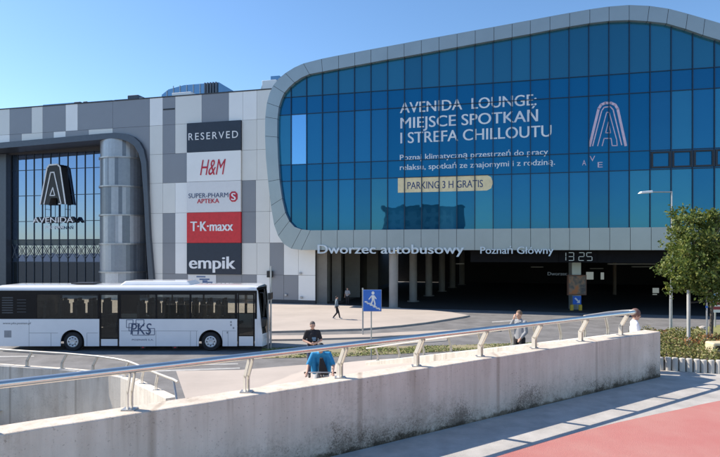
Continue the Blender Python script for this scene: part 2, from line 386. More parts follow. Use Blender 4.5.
def totq(x, y):
    v = Vector((x, y, 0)) - T0; return v.dot(TD), v.dot(QD)
def hgt(t, q):
    qq = q * 1.35 if t > 11 else q + (11 - t) * .6
    qq = max(0, qq); return PZ * min(1.02, (qq / 15.5) ** 1.6)
def in_poly(p, poly):
    c = False; n = len(poly)
    for i in range(n):
        a, b = poly[i], poly[i - 1]
        if (a.y > p[1]) != (b.y > p[1]) and p[0] < (b.x - a.x) * (p[1] - a.y) / (b.y - a.y) + a.x: c = not c
    return c
def grid(name, t0, t1, q0, q1, st, m):
    mb = MB(); nt_ = int((t1 - t0) / st); nq = int((q1 - q0) / st)
    for i in range(nt_ + 1):
        for j in range(nq + 1):
            t = t0 + (t1 - t0) * i / nt_; q = q0 + (q1 - q0) * j / nq; mb.v.append(tuple(tq(t, q, hgt(t, q))))
    for i in range(nt_):
        for j in range(nq):
            cpt = tq(t0 + (t1 - t0) * (i + .5) / nt_, q0 + (q1 - q0) * (j + .5) / nq)
            if in_poly(cpt, pit): continue
            a = i * (nq + 1) + j; mb.f.append([a, a + nq + 1, a + nq + 2, a + 1]); mb.m.append(0)
    return struct(mb.build(name, m, smooth=True))
grid('ramp_pavement', -9, 12.0, 0.05, 17.5, .5, paving)
grid('grass_verge', 12.0, 40, 0.05, 13, .5, grass_m)
# raised path this side of the wall
mb = MB(); A = [tq(-12, .05), tq(40, .05), tq(40, -40), tq(-12, -40)]
mb.hexa([p + UP * (PZ - .1) for p in A], [p + UP * 0.0 for p in A]); struct(mb.build('path', path_slab))
red = [G(x, y, 0) for x, y in [(740, 398), (719, 401), (700, 404.8), (683, 408.8), (650, 415.6), (617, 422.8), (580, 432), (540, 443.4), (494, 457.5), (430, 480), (330, 532)]]
sheet('cycle_path', red + [Vector((-2, -6, 0)), Vector((14, -6, 0)), Vector((16, 9.5, 0)), ], .004, red_asphalt)

# foreground wall
t_end = 11.04
def long_wall(name, m, pts_front, pts_back, zt, zb, parent=None, bevel=.015):
    mb = MB(); n = len(pts_front)
    for i in range(n):
        for p, z in ((pts_front[i], zb), (pts_front[i], zt), (pts_back[i], zt), (pts_back[i], zb)): mb.v.append((p.x, p.y, z if not isinstance(z, (list, tuple)) else z[i]))
    for i in range(n - 1):
        for k in range(4):
            k2 = (k + 1) % 4; mb.f.append([i * 4 + k, i * 4 + k2, i * 4 + 4 + k2, i * 4 + 4 + k]); mb.m.append(0)
    mb.f += [[0, 1, 2, 3], [4 * n - 1, 4 * n - 2, 4 * n - 3, 4 * n - 4]]; mb.m += [0, 0]
    return mb.build(name, m, parent, bevel=bevel)
ts = [-6 + (t_end + 6) * i / 40 for i in range(41)]
jig = [.006 * noise.noise(Vector((t * 1.7, 3, 0))) for t in ts]
fw = long_wall('parapet_wall', wall_conc, [tq(t, -.17 + j) for t, j in zip(ts, jig)], [tq(t, .18 - j) for t, j in zip(ts, jig)], [1.0 + j for j in jig], -2.6, bevel=.02)
tag(fw, 'long weathered concrete parapet wall in the foreground with mould along its foot', 'wall')

# handrail of the foreground wall: kinked twin-plate posts leaning to this side
def rail_post(parent, base, zb, toward, along, rail_c, sc_=1.0, mat_=None, base_plate=True):
    """kinked post of two flat bars; toward = unit vector of the lean; rail_c = centre of the rail above"""
    mat_ = mat_ or cream_paint
    mb = MB(); knee = Vector((base.x, base.y, zb + .20 * sc_)); top = Vector(rail_c) - UP * .03
    for sgn in (-1, 1):
        o = along * (.024 * sgn * sc_)
        mb.bar(Vector((base.x, base.y, zb)) + o, knee + o + UP * .01, .012 * sc_, .075 * sc_, side=toward)
        mb.bar(knee + o - UP * .01, top + o, .012 * sc_, .065 * sc_, side=toward)
    p = mb.build('post', mat_, parent)
    b2 = MB(); b2.box((base.x - .075 * sc_, base.y - .065 * sc_, zb + .001), (base.x + .075 * sc_, base.y + .065 * sc_, zb + .014))
    b2.build('base_plate', galv, p)
hr = thing('handrail', 'long steel tube handrail on kinked posts along the foreground parapet wall', 'handrail', tq(3, 0, 1.0))
RZ = 1.48
mb = MB(); off = -.13
path = [tq(-6 + i * .8, off, RZ) for i in range(21)] + [tq(9.95, off, RZ)]
mb.tube(path, .042, 16); rail = mb.build('rail', steel, hr, smooth=True)
for n in range(-4, 8):
    t = 1.4 * n
    if t > 10: break
    rail_post(hr, tq(t, .02), 1.0, -QD, TD, tq(t, off, RZ))
# the far end bends down and back over the wall end
mb = MB(); ed = [tq(9.95, off, RZ), tq(10.1, off + .03, RZ), tq(10.2, off + .1, RZ), tq(10.22, off + .2, RZ - .01), tq(10.1, off + .3, RZ - .02), tq(9.7, off + .36, RZ - .03), tq(8.9, off + .40, RZ - .06)]
mb.tube(ed, .042, 14); mb.build('end_bend', cream_paint, hr, smooth=True)

# far parapet of the ramp (right) with its own rail
fp0, fp1 = P(369, 361.5, 20.0), P(618, 333.5, 13.3)
dr = (fp1 - fp0); dirh = Vector((dr.x, dr.y, 0)).normalized(); nb = Vector((-dirh.y, dirh.x, 0))
N = 16
ff = [fp0 + dr * (i / N) for i in range(N + 1)]
w2 = long_wall('parapet_wall', wall_conc2, [Vector((p.x, p.y, 0)) - nb * .17 for p in ff], [Vector((p.x, p.y, 0)) + nb * .17 for p in ff], [p.z for p in ff], -2.7)
tag(w2, 'sunlit white topped low wall on the far side of the ramp behind the long parapet', 'wall')
hr2 = thing('handrail', 'thin pale handrail on the low sunlit wall on the far side of the ramp', 'handrail', fp0)
mb = MB(); pts = [p + UP * .48 - nb * .12 for p in ff]; mb.tube(pts, .03, 10); mb.build('rail', cream_paint, hr2, smooth=True)
for px in (378, 399.5, 424, 451, 481, 512, 536, 561, 585, 608):
    # position along the wall at this bearing
    k = (px - CX) / F; tt = (k * fp0.y - fp0.x) / (dr.x - k * dr.y); p = fp0 + dr * tt
    rail_post(hr2, Vector((p.x, p.y, 0)), p.z - .005, -nb, dirh, p + UP * .48 - nb * .12, .8)

# curved parapet of the underpass ramp (left)
zt = -1.19
fr, bk = [], []
for i, p in enumerate(tp):
    d_ = (tp[min(i + 1, len(tp) - 1)] - tp[max(i - 1, 0)]); d_.z = 0; d_.normalize(); n = Vector((-d_.y, d_.x, 0))
    fr.append(Vector((p.x, p.y, 0)) - n * .16); bk.append(Vector((p.x, p.y, 0)) + n * .16)
zl = [p.z for p in tp]
w3 = long_wall('parapet_wall', wall_conc2, fr, bk, zl, -4.7)
rw0 = tp[-1]; rwp = [Vector((rw0.x, rw0.y, 0)).lerp(tq(2.6, .2), i / 10) for i in range(11)]
w4 = long_wall('retaining_wall', wall_conc2, [p + TD * -.15 for p in rwp], [p + TD * .15 for p in rwp], [hgt(*totq(p.x, p.y)) + .02 for p in rwp], -4.7); struct(w4)
tag(w3, 'low curved concrete wall of the underpass ramp on the left in front of the bus', 'wall')
hr3 = thing('handrail', 'curved pale handrail on the low ramp wall in front of the bus', 'handrail', tp[4])
def nb_at(i):
    d_ = (tp[min(i + 1, len(tp) - 1)] - tp[max(i - 1, 0)]); d_.z = 0; d_.normalize(); return d_, Vector((-d_.y, d_.x, 0))
rp_ = []
for i, p in enumerate(tp):
    d_, n = nb_at(i); rp_.append(p + UP * .50 + d_ * .16)
end = rp_[-1]
mb = MB(); mb.tube(rp_ + [end + Vector((.18, -.2, -.02))], .036, 12); mb.build('rail', cream_paint, hr3, smooth=True)
for i in (0, 1, 2, 3, 4, 6, 8, 9):
    d_, n = nb_at(i); rail_post(hr3, Vector((tp[i].x, tp[i].y, 0)), tp[i].z - .004, d_, n, rp_[i])
mb = MB(); mb.tube([end + UP * -.02, tp[-1] + Vector((.32, -.45, -.25))], .03, 10); mb.build('end_post', galv, hr3, smooth=True)

# grass on the verge strip
xs = [p.x for p in grass_poly]; ys = [p.y for p in grass_poly]
mb = MB(); cnt = 0
while cnt < 9000:
    x, y = random.uniform(min(xs), max(xs)), random.uniform(min(ys), max(ys))
    if not in_poly((x, y), grass_poly): continue
    if noise.noise(Vector((x * .5, y * .7, 0))) < random.uniform(-.35, .25): cnt += .3; continue
    cnt += 1; h = random.uniform(.02, .075); a = random.uniform(0, 6.28); wd = random.uniform(.02, .045); lx, ly = random.gauss(0, .05), random.gauss(0, .05)
    mb.f.append([len(mb.v) + k for k in range(3)]); mb.m.append(0 if random.random() < .6 else 1)
    mb.v += [(x - math.cos(a) * wd, y - math.sin(a) * wd, PZ + .02), (x + math.cos(a) * wd, y + math.sin(a) * wd, PZ + .02), (x + lx, y + ly, PZ + .02 + h)]
g2 = mat('straw_grass', (.36, .32, .16), .9, var=.2); g1 = mat('green_grass', (.21, .26, .08), .9, var=.3)
tag(mb.build('verge_grass', [g1, g2], fixn=False), 'strip of patchy dry grass between the asphalt path and the road', 'grass', kind='stuff')

# ================================================================== GLASS BUILDING (right)
gb = thing('glass_building', 'building with a blue glass front in a rounded grey frame above a dark hall', 'building', FR.w(16, PZ, 0))
MOD = 1.5265; S0 = FR.s(549.5)
ZR = [EZ + v for v in (1.8, 6.42, 7.95, 12.62, 14.25)]
pairs = [((800, 66), (800, 84)), ((760, 45), (760, 62.5)), ((738, 34), (738, 51.5)), ((720, 26), (719, 42.5)), ((703, 21), (701, 37)), ((686, 16), (684, 31)), ((667, 11), (665, 25.5)), ((648, 8.2), (646, 23.3)), ((628, 7.3), (628, 22.2)), ((608, 8.8), (608, 23)), ((589, 11.5), (589, 25.2)), ((569, 15), (569, 28.5)), ((549.5, 18.5), (549.5, 32)), ((530, 22.2), (530, 35.8)), ((512, 25.5), (512, 39)), ((494, 28.8), (494, 42.2)), ((475.5, 32.1), (475.5, 45.5)), ((457.5, 35.4), (457.5, 48.8)), ((439.5, 38.6), (439.5, 52)), ((422, 41.7), (422, 55.2)), ((405, 45), (405, 58.2)), ((388.5, 48), (388.5, 61)), ((372, 51), (372, 64.1)), ((356, 54), (356, 67)), ((340, 57), (340, 70)), ((323, 60.4), (324, 73)), ((305, 65), (311, 75.5)), ((296, 69), (303, 79)), ((287, 74.6), (296, 83.8)), ((280.5, 80), (290.5, 88.8)), ((275, 87), (286, 94)), ((271.5, 94.5), (283, 100.5)), ((268.8, 104), (280.6, 108)), ((267.2, 118), (279.2, 120)), ((267, 137), (279, 138)), ((267.8, 158), (279.8, 158)), ((270, 182), (281.2, 180)), ((272.8, 206), (283.8, 199)), ((276, 225), (287, 213)), ((280, 236), (291, 221.5)), ((285.5, 244), (296, 227)), ((293, 248.6), (303, 229.6)), ((303, 250), (312, 230.5))]
outer = [FR.uv(*a) for a, b in pairs]; inner = [FR.uv(*b) for a, b in pairs]
smax = FR.s(800)
# bottom run of the frame, one panel per mullion module
k0 = math.ceil((FR.s(312) + .6 - S0) / MOD); us = []
k = k0
while S0 + k * MOD < smax: us.append(S0 + k * MOD); k += 1
us.append(smax)
for u in us: outer.append((u, EZ + 0.0)); inner.append((u, EZ + 1.8))
mb = MB(); bkm = MB()
# joint positions: top run has one panel per pair, the tight curves are grouped
skip_joint = {27, 29, 31, 35, 40}
g = .018
groups = []; cur = [0]
for i in range(1, len(outer)):
    cur.append(i)
    if i not in skip_joint: groups.append(cur); cur = [i]
def lerp2(a, b, t): return (a[0] + (b[0] - a[0]) * t, a[1] + (b[1] - a[1]) * t)
def dist2(a, b): return math.hypot(a[0] - b[0], a[1] - b[1])
for gr in groups:
    o_ = [outer[i] for i in gr]; i_ = [inner[i] for i in gr]
    for L_ in (o_, i_):
        t = min(.3, g / max(.01, dist2(L_[0], L_[1]))); L_[0] = lerp2(L_[0], L_[1], t)
        t = min(.3, g / max(.01, dist2(L_[-1], L_[-2]))); L_[-1] = lerp2(L_[-1], L_[-2], t)
    for a in range(len(o_) - 1):
        mb.fpoly(FR, [o_[a], o_[a + 1], i_[a + 1], i_[a]], .0, .45)
mb.build('frame_cladding', panel_frame, gb)
def shrink(o, i, t): return lerp2(o, i, t)
for a in range(len(outer) - 1):
    bkm.fpoly(FR, [shrink(outer[a], inner[a], .01), shrink(outer[a + 1], inner[a + 1], .01), shrink(inner[a + 1], outer[a + 1], .01), shrink(inner[a], outer[a], .01)], -.02, .43)
bkm.build('frame_backing', backing, gb)
# shell behind the front: roof, side and soffit follow the outline back into the block
mb = MB(); depth = 34
ol = outer + []
for a in range(len(ol) - 1):
    (u0, z0), (u1, z1) = ol[a], ol[a + 1]
    mb.quad([FR.w(u0, z0, .0), FR.w(u1, z1, .0), FR.w(u1, z1, -depth), FR.w(u0, z0, -depth)])
mb.quad([FR.w(u, z, -depth) for u, z in ol])
mb.quad([FR.w(u, z, 0) for u, z in (ol[-1], (smax, EZ + 1.8), inner[0], ol[0])] + [FR.w(u, z, -depth) for u, z in (ol[0], inner[0], (smax, EZ + 1.8), ol[-1])]) if False else None
mb.build('shell', panel_frame, gb, fixn=False)
# panes
clear_poly = inner
row_z = [ZR[0], ZR[1], ZR[2], ZR[3], ZR[4], 40]
ad0, ad1 = FR.s(388.9), FR.s(650)
k = -14
mul_us = []
while True:
    u0, u1 = S0 + (k - 4) * MOD, S0 + (k - 3) * MOD
    k += 1
    if u0 > smax: break
    if u1 < FR.s(276): continue
    mul_us.append(u0)
    for r in range(5):
        z0, z1 = row_z[r], row_z[r + 1]
        poly = clip(list(clear_poly), u0 + .005, min(u1, smax) - .005, z0 + .005, z1 - .005)
        if len(poly) < 3: continue
        inad = u0 > ad0 - .3 and u1 < ad1 + .3
        m = glass
        if r == 4: m = glass_top
        elif r in (1, 3): m = spandrel
        if inad and r in (1, 2, 3): m = foil
        if r == 2 and abs(u0 - FR.s(293)) < .8: m = pale_glass
        if m is glass and (u0 > FR.s(600) and random.random() < .45 or random.random() < .16): m = glass_lighter
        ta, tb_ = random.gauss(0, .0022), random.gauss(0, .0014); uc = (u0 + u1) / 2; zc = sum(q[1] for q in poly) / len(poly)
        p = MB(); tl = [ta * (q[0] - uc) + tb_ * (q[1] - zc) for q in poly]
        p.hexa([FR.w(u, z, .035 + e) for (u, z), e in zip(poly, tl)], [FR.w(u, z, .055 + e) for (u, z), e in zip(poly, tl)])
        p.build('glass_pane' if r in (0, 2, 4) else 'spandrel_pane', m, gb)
mb = MB()
def inner_span(u):
    pts = []
    n = len(inner)
    for i in range(n):
        a, b = inner[i - 1], inner[i]
        if (a[0] - u) * (b[0] - u) <= 0 and a[0] != b[0]: pts.append(a[1] + (b[1] - a[1]) * (u - a[0]) / (b[0] - a[0]))
    return (min(pts), max(pts)) if len(pts) >= 2 else None
for u in mul_us:
    sp = inner_span(u)
    if sp: mb.fbox(FR, u - .035, u + .035, sp[0] + .01, sp[1] - .01, .05, .16)
def h_span(z):
    pts = []
    for i in range(len(inner)):
        a, b = inner[i - 1], inner[i]
        if (a[1] - z) * (b[1] - z) <= 0 and a[1] != b[1]: pts.append(a[0] + (b[0] - a[0]) * (z - a[1]) / (b[1] - a[1]))
    return min(pts), min(max(pts), smax)
for z in ZR[1:]:
    a, b = h_span(z)
    segs = [a] + [u for u in mul_us if a < u < b] + [b]
    for p, q in zip(segs, segs[1:]):
        if q - p > .1: mb.fbox(FR, p + .036, q - .036, z - .03, z + .03, .05, .12)
mb.build('mullion_grid', mullion_m, gb)
# opening windows with heavy dark frames at the right
for i in range(8):
    u0 = FR.s(650) + i * MOD
    if u0 + MOD > smax: break
    mb = MB(); zb, zt_ = ZR[1] + .10, ZR[2] - .10
    for (a, b, c, d) in ((u0 + .05, u0 + MOD - .05, zb, zb + .14), (u0 + .05, u0 + MOD - .05, zt_ - .14, zt_), (u0 + .05, u0 + .2, zb + .141, zt_ - .141), (u0 + MOD - .2, u0 + MOD - .05, zb + .141, zt_ - .141)): mb.fbox(FR, a, b, c, d, .062, .15)
    mb.build('opening_window', mat('window_frame_dark', (.01, .015, .025), .4), gb)
# hall beneath: ceiling, walls, columns
hall_z = EZ - .10
su0, su1 = FL.s(315), smax + 4
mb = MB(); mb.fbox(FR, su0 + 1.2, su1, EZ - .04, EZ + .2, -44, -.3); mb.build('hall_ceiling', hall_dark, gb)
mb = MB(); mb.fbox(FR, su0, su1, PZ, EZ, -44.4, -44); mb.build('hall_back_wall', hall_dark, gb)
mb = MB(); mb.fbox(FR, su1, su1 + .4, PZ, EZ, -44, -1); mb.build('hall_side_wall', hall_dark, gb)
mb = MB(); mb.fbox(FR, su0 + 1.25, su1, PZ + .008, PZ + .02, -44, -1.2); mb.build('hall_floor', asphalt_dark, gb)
# fascia strip under the frame (carries the clock)
mb = MB(); mb.fbox(FR, FR.s(470), smax, EZ - 1.05, EZ - .05, -.9, -.75); mb.build('fascia', mat('fascia_dark', (.014, .014, .016), .95, spec=.05), gb)
COLS = [(393.5, 50.6), (413.2, 57.5), (428.8, 64.5), (442, 71.5), (452.5, 78.5), (462, 85)]
for i, (px, Y) in enumerate(COLS):
    mb = MB(); c = P(px, 250, Y); mb.lathe((c.x, c.y, PZ), [(.62, 0.02), (.62, .1), (.40, .12), (.40, 5.22)], n=20); mb.build('column', conc_int, gb, smooth=True)
# stepped piers along the left side wall
for px0, px1, Y, zt_ in ((316.4, 327, 54.5, 5.2), (332, 341, 58, 5.2), (345, 360, 62.5, 5.2), (367, 378, 68, 5.2)):
    a = P(px0, 250, Y); b = P(px1, 250, Y); mb = MB(); mb.box((a.x, Y, PZ + .02), (b.x, Y + .8, PZ + zt_)); mb.build('pier', conc_int, gb)
mb = MB(); c0 = P(572, 250, 49.6); c1 = P(581, 250, 49.6)
mb.box((c0.x, 49.6, PZ + .02), (c1.x, 50.4, PZ + 4.25)); mb.build('pier', panel_frame, gb)
# small windows at the back of the hall; emission stands in for their light
wl = emit('hall_window_lit', (.75, .85, .82), .16)
for x0, y0, x1, y1, Y in ((586.5, 272, 593.5, 279.5, 72), (601, 272.5, 604, 279.5, 72), (653, 288, 659, 293, 66), (653, 294, 657, 297, 66)):
    a = P(x0, y1, Y); b = P(x1, y0, Y); mb = MB(); mb.box((a.x, Y, a.z), (b.x, Y + .1, b.z)); mb.build('back_window', wl, gb)
mb = MB()
for x0, y0, x1, y1, Y in ((592, 299, 645, 297.5, 70),): mb.bar(P(x0, y0 - 2, Y), P(x1, y1 - 2, Y), .25, .25)
mb.build('crash_rail', conc_int, gb)
mb = MB(); a = P(614, 266, 66); mb.box((a.x, 66, PZ), (a.x + .28, 66.3, PZ + 5.0)); mb.build('pier', mat('brown_pier', (.22, .17, .13), .8), gb)
# unlit strip lamps under the ceiling
for (x0, y0, x1, y1, Y) in ((504, 258, 520, 259, 60), (512, 260.8, 527, 262.5, 66), (531, 265.5, 543, 268.5, 72), (456, 263.5, 464, 264, 66), (608, 267, 655, 261, 60), (590, 269, 603, 268, 72), (632, 268.5, 660, 265, 66)):
    a, b = P(x0, y0, Y), P(x1, y1, Y); a.z = b.z = max(EZ - .35, min(a.z, b.z)) if False else min(EZ - .3, (a.z + b.z) / 2)
    mb = MB(); mb.bar(a, b, .3, .12); o = mb.build('strip_lamp', mat('lamp_housing', (.62, .62, .60), .6), gb)

# station lettering hung on the lower edge of the frame
def f_letter(thing_, name, body, m, px0, px1, py_base, cap_px, off, depth=.1, bold=.0, shear=0., f=FR, sp=1.):
    u0, z0 = f.uv(px0, py_base); u1 = f.s(px1)
    h = cap_px / F * f.Z((px0 + px1) / 2)
    return lettering(name, body, m, f.w(u0, z0, off), D, NRM, h, u1 - u0, depth, bold, shear, thing_, None, sp)
t1 = thing('station_lettering', 'raised pale letters reading Dworzec autobusowy on the lower edge of the glass building', 'lettering', FR.wp(390, 250, .5))
f_letter(t1, 'letters', 'Dworzec autobusowy', letter_blue, 319.5, 464.5, 253.4, 8.9, .46, .12, .018)
t2 = thing('station_lettering', 'smaller raised pale letters reading Poznań Główny right of the longer station name', 'lettering', FR.wp(516, 250, .5))
f_letter(t2, 'letters', 'Poznań Główny', letter_blue, 480.5, 553, 253.6, 6.9, .46, .12, .014)
t2b = thing('station_lettering', 'small dim word Dworzec hanging in the dark hall beneath the clock', 'lettering', FR.wp(556, 274, -1.2))
lettering('letters', 'Dworzec', mat('letter_dim', (.18, .19, .19), .5), P(547.5, 275.3, 49), (1, 0, 0), (0, -1, 0), 3.3 / F * 49, 19.5 / F * 49, .05, .015, 0, t2b)
# digital clock
ck = thing('digital_clock', 'dark digital clock board showing 13 25 under the glass front', 'clock', FR.wp(578, 257, -.6))
mb = MB(); mb.fbox(FR, FR.s(560), FR.s(598), EZ - 1.04, EZ - .06, -.748, -.62); mb.build('display_board', mat('clock_board', (.012, .012, .014), .95, spec=.05), ck)
SEG = {'1': 'bc', '3': 'abgcd', '2': 'abged', '5': 'afgcd'}
dm = emit('clock_segments', (.62, .78, .85), .17)
for ch, px0, px1 in (('1', 562, 567), ('3', 569, 575), ('2', 579.5, 585.5), ('5', 587.5, 593.5)):
    u0, u1 = FR.s(px0), FR.s(px1); zb, zt_ = EZ - .90, EZ - .20; zm = (zb + zt_) / 2; th = .05; mb = MB()
    S = {'a': (u0 + th, u1 - th, zt_ - th, zt_), 'g': (u0 + th, u1 - th, zm - th / 2, zm + th / 2), 'd': (u0 + th, u1 - th, zb, zb + th), 'f': (u0, u0 + th, zm + .03, zt_ - .03), 'b': (u1 - th, u1, zm + .03, zt_ - .03), 'e': (u0, u0 + th, zb + .03, zm - .03), 'c': (u1 - th, u1, zb + .03, zm - .03)}
    for sgm in SEG[ch]: mb.fbox(FR, *S[sgm], -.618, -.60)
    mb.build('digit', dm, ck)

# advertisement on the glass
adv = thing('window_advert', 'large white lettering with a cream parking tag printed across the blue glass front', 'advert', FR.wp(470, 140, .07))
OFF = .072
def ad_line(body, px0, px1, yb0, capl, bold=.02, m=foil_text):
    return f_letter(adv, 'slogan_line', body, m, px0, px1, yb0, capl, OFF, .004, bold)
ad_line('AVENIDA  LOUNGE:', 400, 536.5, 113.4, 10.7, .016)
ad_line('MIEJSCE SPOTKAŃ', 400.5, 538, 128.7, 11.0, .016)
ad_line('I STREFA CHILLOUTU', 400.5, 551.5, 143.6, 11.1, .016)
f_letter(adv, 'small_print', 'Poznaj klimatyczną przestrzeń do pracy', foil_text, 400, 548, 160.4, 5.6, OFF, .004, .012)
f_letter(adv, 'small_print', 'relaksu, spotkań ze znajomymi i z rodziną.', foil_text, 400, 555, 170.2, 5.6, OFF, .004, .012)
u0, z0 = FR.uv(398, 192.8); u1 = FR.s(487); zt_ = FR.z(398, 178); mb = MB()
mb.fpoly(FR, [(u0, z0), (u1, z0), (u1 + .35, z0 + .18), (u1 + .5, (z0 + zt_) / 2), (u1 + .35, zt_ - .18), (u1, zt_), (u0, zt_)], .066, .071)
tagm = mb.build('parking_tag', foil_cream, adv)
f_letter(tagm, 'tag_text', 'PARKING 3 H GRATIS', logo_blue, 407.5, 483, 189.2, 7.2, OFF, .004, .012)
def ribbon(mb, f, pts, w_, off0, off1, mi=0):
    for (a, b) in zip(pts, pts[1:]):
        a = f.uv(*a); b = f.uv(*b); dx, dz = b[0] - a[0], b[1] - a[1]; L_ = math.hypot(dx, dz) or 1; nx, nz_ = -dz / L_ * w_ / 2, dx / L_ * w_ / 2
        ex, ez = dx / L_ * w_ * .3, dz / L_ * w_ * .3
        mb.fpoly(f, [(a[0] + nx - ex, a[1] + nz_ - ez), (b[0] + nx + ex, b[1] + nz_ + ez), (b[0] - nx + ex, b[1] - nz_ + ez), (a[0] - nx - ex, a[1] - nz_ - ez)], off0, off1, mi)
emb = MB()
ribbon(emb, FR, [(589.5, 146), (598.5, 109), (601, 105), (605, 103.2), (611, 103.2), (615, 105), (617.5, 109), (625.5, 145.5)], .20, .066, .072)
ribbon(emb, FR, [(592.5, 146), (601.5, 111), (604, 107.5), (610, 106.8), (613, 110), (621.5, 145)], .09, .066, .0715)
ribbon(emb, FR, [(597.5, 146), (606.5, 112.5), (609, 112.5), (616.5, 140), (617, 145.8), (612, 145.8), (611, 138.5), (604, 138.5), (602, 146)], .07, .066, .0712)
ribbon(emb, FR, [(605.5, 133), (608.2, 122), (610.5, 133), (605.5, 133)], .06, .066, .0712)
emb.build('emblem', foil_pink, adv)
for ch, x0, x1, y in (('A', 582, 586, 165.6), ('V', 589.5, 595, 161.5), ('E', 597.5, 602.5, 167.6)):
    f_letter(adv, 'emblem_letter', ch, foil_pink, x0, x1, y, 5.4, OFF, .004, .0)

# ================================================================== MALL BUILDING (left)
ml = thing('mall_building', 'long low shopping mall clad in grey and white panels with a recessed glass entrance', 'building', FL.w(-18, PZ, 0))
TOP = EZ + 15.7
sL, sR = FL.s(-70), FL.s(315.5)
rows = [TOP, EZ + 12.85, EZ + 9.87, EZ + 6.88, EZ + 3.78, EZ + .70, EZ - 2.43, PZ + .45]
S = FL.s
xw, xd, xl = 1, 0, 2      # white, dark, light
# columns of panels per row: list of (px_left, px_right, shade)
pr = [
 [(-70, -45, 0), (-45, -30, 1), (-30, -10, 0), (-10, 10, 2), (10, 32, 0), (32, 43, 2), (43, 66, 0), (66, 78, 1), (78, 113, 0), (113, 150, 0), (150, 163, 1), (163, 175.5, 0), (175.5, 202, 2), (202, 229, 0), (229, 243, 1), (243, 257, 1), (257, 272, 2), (272, 290, 2)],
 [(150, 163, 2), (163, 175.5, 0), (175.5, 188, 2), (242, 257, 2), (257, 275, 2)],
 [(150, 163, 2), (163, 188, 0), (242, 257, 2), (257, 275, 2)],
 [(150, 163, 2), (163, 175.5, 2), (175.5, 188, 1), (242, 256, 0), (256, 270, 2), (270, 284, 2)],
 [(150, 163, 2), (163, 175.5, 0), (175.5, 188, 1), (242, 256, 0), (256, 270, 2), (270, 284, 1), (284, 298, 1)],
 [(150, 163, 2), (163, 175.5, 0), (175.5, 188, 1), (242, 257, 2), (257, 270, 2), (270, 284, 0), (284, 298.5, 1), (298.5, 315.5, 1)],
 [(150, 163, 2), (163, 188, 0), (188, 216, 0), (216, 242, 0), (242, 257, 0), (257, 270, 1), (270, 284, 0), (284, 298.5, 0), (298.5, 315.5, 1)],
]
portal_out = [(-70, 149.5), (0, 143.5), (60, 138.2), (105, 134.2), (118, 133.4), (128, 134.4), (136, 137.6), (142, 143), (146, 150.5), (148.5, 162), (150.2, 195), (152, 235), (156, 284), (157.5, 299)]
portal_in = [(-70, 155), (0, 149.2), (60, 144), (101.5, 140.4), (114, 139), (122, 139.6), (130, 142), (136.5, 146.5), (141, 154), (143.5, 164), (146, 196), (148, 236), (151, 284), (152, 299)]
po = [FL.uv(*p) for p in portal_out]; pi_ = [FL.uv(*p) for p in portal_in]
cl = MB()
def seam_box(u0, u1, z0, z1, mi): cl.fbox(FL, u0 + .012, u1 - .012, z0 + .012, z1 - .012, .0, .05, mi)
for r, lst in enumerate(pr):
    for a, b, c in lst: seam_box(S(a), S(b), rows[r + 1], rows[r], c)
# small row above the portal
for a, b, c in [(-70, -50, 0), (-50, -20, 2), (-20, 10, 1), (10, 22, 0), (22, 43, 2), (43, 54, 0), (54, 66, 1), (66, 89, 0), (89, 113, 2)]:
    u0, u1 = S(a), S(b)
    def zp(u):
        for (p, q) in zip(po, po[1:]):
            if p[0] <= u <= q[0]: return p[1] + (q[1] - p[1]) * (u - p[0]) / (q[0] - p[0])
        return po[0][1]
    cl.fpoly(FL, [(u0 + .012, zp(u0) + .01), (u1 - .012, zp(u1) + .01), (u1 - .012, rows[1] - .012), (u0 + .012, rows[1] - .012)], .0, .05, c)
# grey corner piece between the round portal corner and the white column
cp = [p for p in po if p[0] >= S(113) - .01]
poly = [(S(113) + .012, rows[1] - .012)] + [(S(113) + .012, zp(S(113)) + .01)] + [(u, z + .01) for u, z in cp if u < S(150) - .05] + [(S(150) - .012, FL.z(150, 192)), (S(150) - .012, rows[1] - .012)]
cl.fpoly(FL, poly, .0, .05, 0)
cl.build('wall_cladding', [panel_grey, panel_white, panel_light], ml)
mb = MB()
mb.fbox(FL, sL, S(113), rows[1] - .5, TOP - .02, -.35, -.005); mb.fbox(FL, S(113) + .01, sR, PZ, TOP - .02, -.35, -.006) if False else None
mb.fbox(FL, S(158), sR, PZ, TOP - .02, -.35, -.006)
mb.fpoly(FL, [(S(158) - .01, TOP - .02), (S(158) - .01, PZ), (po[-1][0], PZ)] + [(u, z) for u, z in reversed(po) if u > S(113)] + [(S(113) + .01, TOP - .02)], -.35, -.006)
mb.build('wall_backing', backing, ml)
mb = MB(); mb.fbox(FL, S(158), sR + .02, PZ, PZ + .44, 0, .09); mb.build('plinth', plinth_m, ml)
mb = MB(); mb.fbox(FL, sL, S(290), TOP, TOP + .10, -.6, .10); mb.build('parapet_cap', plinth_m, ml)
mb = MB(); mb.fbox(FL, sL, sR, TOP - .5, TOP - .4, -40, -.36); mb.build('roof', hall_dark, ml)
mb = MB(); mb.fbox(FL, sR - .3, sR, PZ, EZ + .3, -40, -.36); mb.build('side_wall', conc_int, ml)
mb = MB(); mb.fbox(FL, S(163) + .05, S(175.5) - .05, FL.z(169, 110), FL.z(169, 108.6), .051, .07); mb.build('vent_slot', black_m, ml)
# portal frame
mb = MB()
for a in range(len(po) - 1): mb.fpoly(FL, [po[a], po[a + 1], pi_[a + 1], pi_[a]], -3.2, .40)
mb.build('portal_frame', portal_m, ml)
mb = MB(); mb.fpoly(FL, [pi_[0], pi_[3], (pi_[3][0], pi_[3][1] - .3), (pi_[0][0], pi_[3][1] - .3)], -3.3, -3.2) if False else None
REC = -3.0
zs = FL.z(50, 146) - .2
